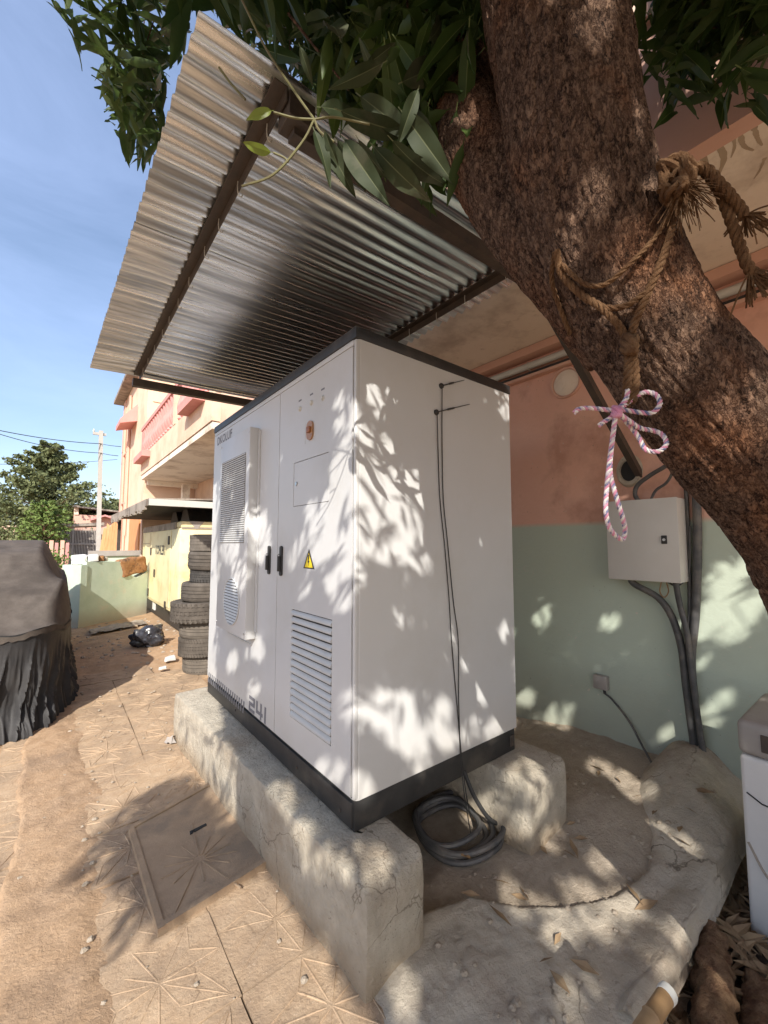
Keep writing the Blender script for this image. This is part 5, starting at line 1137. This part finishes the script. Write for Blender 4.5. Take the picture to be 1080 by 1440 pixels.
for k in range(6):
    s = np.where((Ia == k) & ~isbig)[0]; v, f, _ = LS[k]; L = La[s][:, None, None]
    W_ = Pa[s][:, None, :]+L*(v[None, :, 0:1]*X3[s][:, None, :]+v[None, :, 1:2]*Y3[s][:, None, :]+v[None, :, 2:3]*Z3[s][:, None, :])
    Vs.append(W_.reshape(-1, 3)); Fs.append((f[None]+(np.arange(len(s))*len(v))[:, None, None]).reshape(-1, 4)+o); o += len(s)*len(v)
np_part('foliage', np.concatenate(Vs), np.concatenate(Fs), M_leaf, tree, 'stuff', True)
print('leaves', len(Pa))

# --- the big whorl hanging in front of the awning corner
big_me = [leaf_mesh(40+i, 14, C5, .14, M_dustyshade) for i in range(5)]
yl_me = [leaf_mesh(60+i, 10, C5, .17, M_leafy) for i in range(2)]
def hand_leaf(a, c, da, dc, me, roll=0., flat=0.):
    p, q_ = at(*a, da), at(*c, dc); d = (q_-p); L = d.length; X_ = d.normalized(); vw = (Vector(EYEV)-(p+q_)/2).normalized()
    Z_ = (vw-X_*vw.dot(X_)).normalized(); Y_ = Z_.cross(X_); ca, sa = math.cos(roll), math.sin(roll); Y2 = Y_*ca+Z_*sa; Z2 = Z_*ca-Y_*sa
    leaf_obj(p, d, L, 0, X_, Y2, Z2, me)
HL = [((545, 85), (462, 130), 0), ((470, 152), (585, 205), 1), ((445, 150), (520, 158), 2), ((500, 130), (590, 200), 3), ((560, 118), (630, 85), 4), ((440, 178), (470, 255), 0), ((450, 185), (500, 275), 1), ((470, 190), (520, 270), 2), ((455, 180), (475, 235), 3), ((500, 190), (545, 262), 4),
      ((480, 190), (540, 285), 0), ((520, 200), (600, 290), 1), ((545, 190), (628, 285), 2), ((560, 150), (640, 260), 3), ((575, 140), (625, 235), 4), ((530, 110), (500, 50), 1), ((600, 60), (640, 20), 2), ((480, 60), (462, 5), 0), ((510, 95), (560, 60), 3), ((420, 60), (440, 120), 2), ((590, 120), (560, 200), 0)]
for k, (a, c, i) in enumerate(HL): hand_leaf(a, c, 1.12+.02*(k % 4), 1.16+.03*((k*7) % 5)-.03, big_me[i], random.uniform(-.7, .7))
hand_leaf((385, 155), (345, 165), 1.12, 1.10, yl_me[0], .5); hand_leaf((385, 215), (338, 203), 1.12, 1.10, yl_me[1], -.4)
tw = MB()
for pts in ([(340, 0), (375, 70), (415, 130), (442, 168)], [(442, 168), (415, 166), (385, 158)], [(442, 168), (425, 200), (385, 245), (340, 262)], [(442, 168), (470, 165), (520, 175)], [(442, 168), (450, 185), (470, 200)], [(385, 215), (400, 222), (405, 228)], [(308, 95), (325, 118), (345, 140)]):
    tw.tube(bez([at(x, y, 1.14) for x, y in pts], 18), .0032, 6)
part('twig', tw, M_twig, tree, smooth=True)
tb = MB(); ri = np.random.default_rng(5).choice(len(Pa), 900, replace=False)
for i in ri:
    p = Vector(Pa[i]); d = Vector((-.2*random.uniform(-1, 1), -.2*random.uniform(-1, 1), random.uniform(.12, .3))); tb.tube([p, p+d], [.003, .005], 4)
part('twigs', tb, M_bark, tree, kind='stuff')

# ================================================================== ROPES ON THE TREE
def trunk_depth(px, py, pad=.004):
    """depth at which the line of sight meets the trunk surface"""
    r = ray(px, py); best = None
    for k in range(300):
        d = .5+k*.003; P = EYEV+r*d
        for c, rad in zip(TQ[::6], TRR[::6]):
            if (P-c).length < rad*1.03: return d-pad/ r.length
    return .95
def twisted(path, r, strands=3, pitch=.045, n=70):
    Q = bez(path, n); b = MB(); L = 0; up = None; fr = []
    for i in range(len(Q)):
        t = (Q[min(i+1, len(Q)-1)]-Q[max(i-1, 0)]).normalized(); up = t.orthogonal() if up is None else up
        up = (up-t*up.dot(t)).normalized(); fr.append((Q[i], up.copy(), t.cross(up), L)); L += (Q[min(i+1, len(Q)-1)]-Q[i]).length
    for s in range(strands):
        P = [q+(u*math.cos(6.283*(l/pitch+s/strands))+v*math.sin(6.283*(l/pitch+s/strands)))*r*.55 for q, u, v, l in fr]; b.tube(P, r*.56, 6)
    return b
def frayed(p, d, n, ln, r, seed, spread=.7):
    rr_ = random.Random(seed); b = MB()
    for i in range(n):
        v = (Vector(d).normalized()+Vector((rr_.uniform(-1, 1), rr_.uniform(-1, 1), rr_.uniform(-1, 1)))*spread).normalized(); l = ln*rr_.uniform(.5, 1.2)
        b.tube(bez([p, p+v*l*.5, p+v*l+Vector((rr_.uniform(-.3, .3), rr_.uniform(-.3, .3), rr_.uniform(-.6, .1)))*l*.6], 6), r, 4)
    return b
rp = thing('sisal_rope', 'frayed brown rope tied round the leaning trunk with loose ends at right', 'rope', tuple(at(940, 330, .8)))
def tpath(pts, pad=.012): return [at(x, y, trunk_depth(x, y, pad)) for x, y in pts]
part('binding', twisted(tpath([(948, 300), (940, 340), (925, 380), (905, 425), (890, 462), (886, 485)]), .0075), M_rope, rp, smooth=True)
part('binding', twisted(tpath([(782, 352), (790, 385), (815, 412), (845, 432), (868, 455), (886, 482)]), .0075), M_rope, rp, smooth=True)
part('binding', twisted(tpath([(790, 372), (820, 398), (850, 400), (885, 372), (920, 335), (942, 300)]), .005), M_rope, rp, smooth=True)
part('binding', twisted(tpath([(820, 418), (850, 432), (880, 430), (910, 410)]), .006), M_rope, rp, smooth=True)
part('binding', twisted(tpath([(780, 355), (776, 395), (790, 440), (802, 470)]), .0055), M_rope, rp, smooth=True)
kn = at(886, 485, trunk_depth(886, 485, .03)); dk = (kn-EYEV).dot(FW)
b = MB(); 
for k in range(4): b.tube(bez([kn+Vector((.016*math.cos(a+k), .012*math.sin(a*1.3+k), .020*math.sin(a+k*1.7))) for a in [6.283*i/8 for i in range(9)]], 26), .008, 7)
part('knot', b, M_rope, rp, smooth=True)
part('tail', twisted([kn, at(884, 515, dk), at(882, 545, dk), at(880, 572, dk)], .0085), M_rope, rp, smooth=True)
part('tail', twisted([kn, at(892, 512, dk), at(893, 540, dk), at(889, 566, dk)], .0085), M_rope, rp, smooth=True)
c = at(952, 255, .80); b = MB()
for k in range(16): b.tube(bez([c+Vector((.027*math.cos(a+k*1.3)*random.uniform(.7, 1.15), .020*math.sin(a*1.2+k*2)*random.uniform(.7, 1.2), .036*math.sin(a+k*.8)*random.uniform(.7, 1.2))) for a in [6.283*i/8 for i in range(9)]], 26), random.uniform(.004, .0075), 6)
part('wrapped_knot', b, M_rope, rp, smooth=True)
part('fibre_tuft', frayed(c+Vector((.006, -.005, -.005)), (0.25, -.2, -1), 120, .07, .0008, 3, .75), M_rope, rp)
part('loose_end', twisted([c, at(985, 235, .80), at(1015, 262, .80), at(1040, 292, .81), at(1048, 305, .81)], .0095), M_rope, rp, smooth=True)
part('fibre_tuft', frayed(at(1048, 303, .81), (.5, -.3, -.6), 40, .045, .0016, 6, .8), M_rope, rp)
part('loose_end', twisted([c+Vector((.01, 0, .01)), at(985, 238, .82), at(1008, 262, .82), at(1028, 310, .82), at(1042, 350, .82), at(1056, 380, .82), at(1090, 400, .82)], .0095, n=90), M_rope, rp, smooth=True)
part('fibre_tuft', frayed(at(1055, 380, .82), (.4, -.2, -.9), 46, .06, .0018, 9, .6), M_rope, rp)
cd = thing('speckled_cord', 'pink and white speckled cord tied in a bow hanging from the brown rope', 'cord', tuple(at(870, 578, dk)))
k0 = dk-.012
def strand(path, r, pitch, n, ph, ns_):
    Q = bez(path, n); L = 0; up = None; P = []
    for i in range(len(Q)):
        t = (Q[min(i+1, len(Q)-1)]-Q[max(i-1, 0)]).normalized(); up = t.orthogonal() if up is None else up
        up = (up-t*up.dot(t)).normalized(); sd_ = t.cross(up); a = 6.283*(L/pitch+ph/ns_); P.append(Q[i]+(up*math.cos(a)+sd_*math.sin(a))*r*.55); L += (Q[min(i+1, len(Q)-1)]-Q[i]).length
    return MB().tube(P, r*.58, 6)
def cord_part(name, pts, dz, r=.0044):
    path = [at(x, y, k0+dz*math.sin(i*1.1)) for i, (x, y) in enumerate(pts)]; n = max(60, len(pts)*22)
    o = part(name, strand(path, r, .020, n, 0, 3), M_cordw, cd, smooth=True)
    part('strand', strand(path, r, .020, n, 1, 3), M_cordp, o, smooth=True); part('strand', strand(path, r, .020, n, 2, 3), M_cordb, o, smooth=True)
cord_part('bow_loop', [(868, 578), (885, 565), (905, 552), (922, 555), (928, 568), (918, 580), (900, 580), (880, 577), (868, 578)], .012)
cord_part('bow_loop', [(868, 578), (885, 598), (898, 615), (908, 632), (925, 635), (937, 625), (932, 612), (920, 606), (900, 602), (885, 592), (868, 580)], .014)
cord_part('cord_tail', [(868, 578), (850, 576), (830, 574), (815, 575), (808, 580)], .006)
cord_part('cord_tail', [(868, 578), (858, 588), (848, 594), (843, 598)], .004)
cord_part('cord_tail', [(868, 578), (880, 562), (883, 548)], .004)
cord_part('hanging_loop', [(866, 580), (862, 610), (857, 650), (853, 690), (852, 720), (857, 742), (868, 755), (876, 758), (879, 745), (876, 730), (870, 710), (864, 690), (859, 670), (858, 650), (861, 620), (866, 582)], .010)
b = MB(); kk = at(868, 579, k0-.004)
for k in range(4): b.tube(bez([kk+Vector((.010*math.cos(a+k), .008*math.sin(a*1.3+k), .011*math.sin(a+k*1.7))) for a in [6.283*i/8 for i in range(9)]], 24), .0042, 7)
part('cord_knot', b, M_cordp, cd, smooth=True)
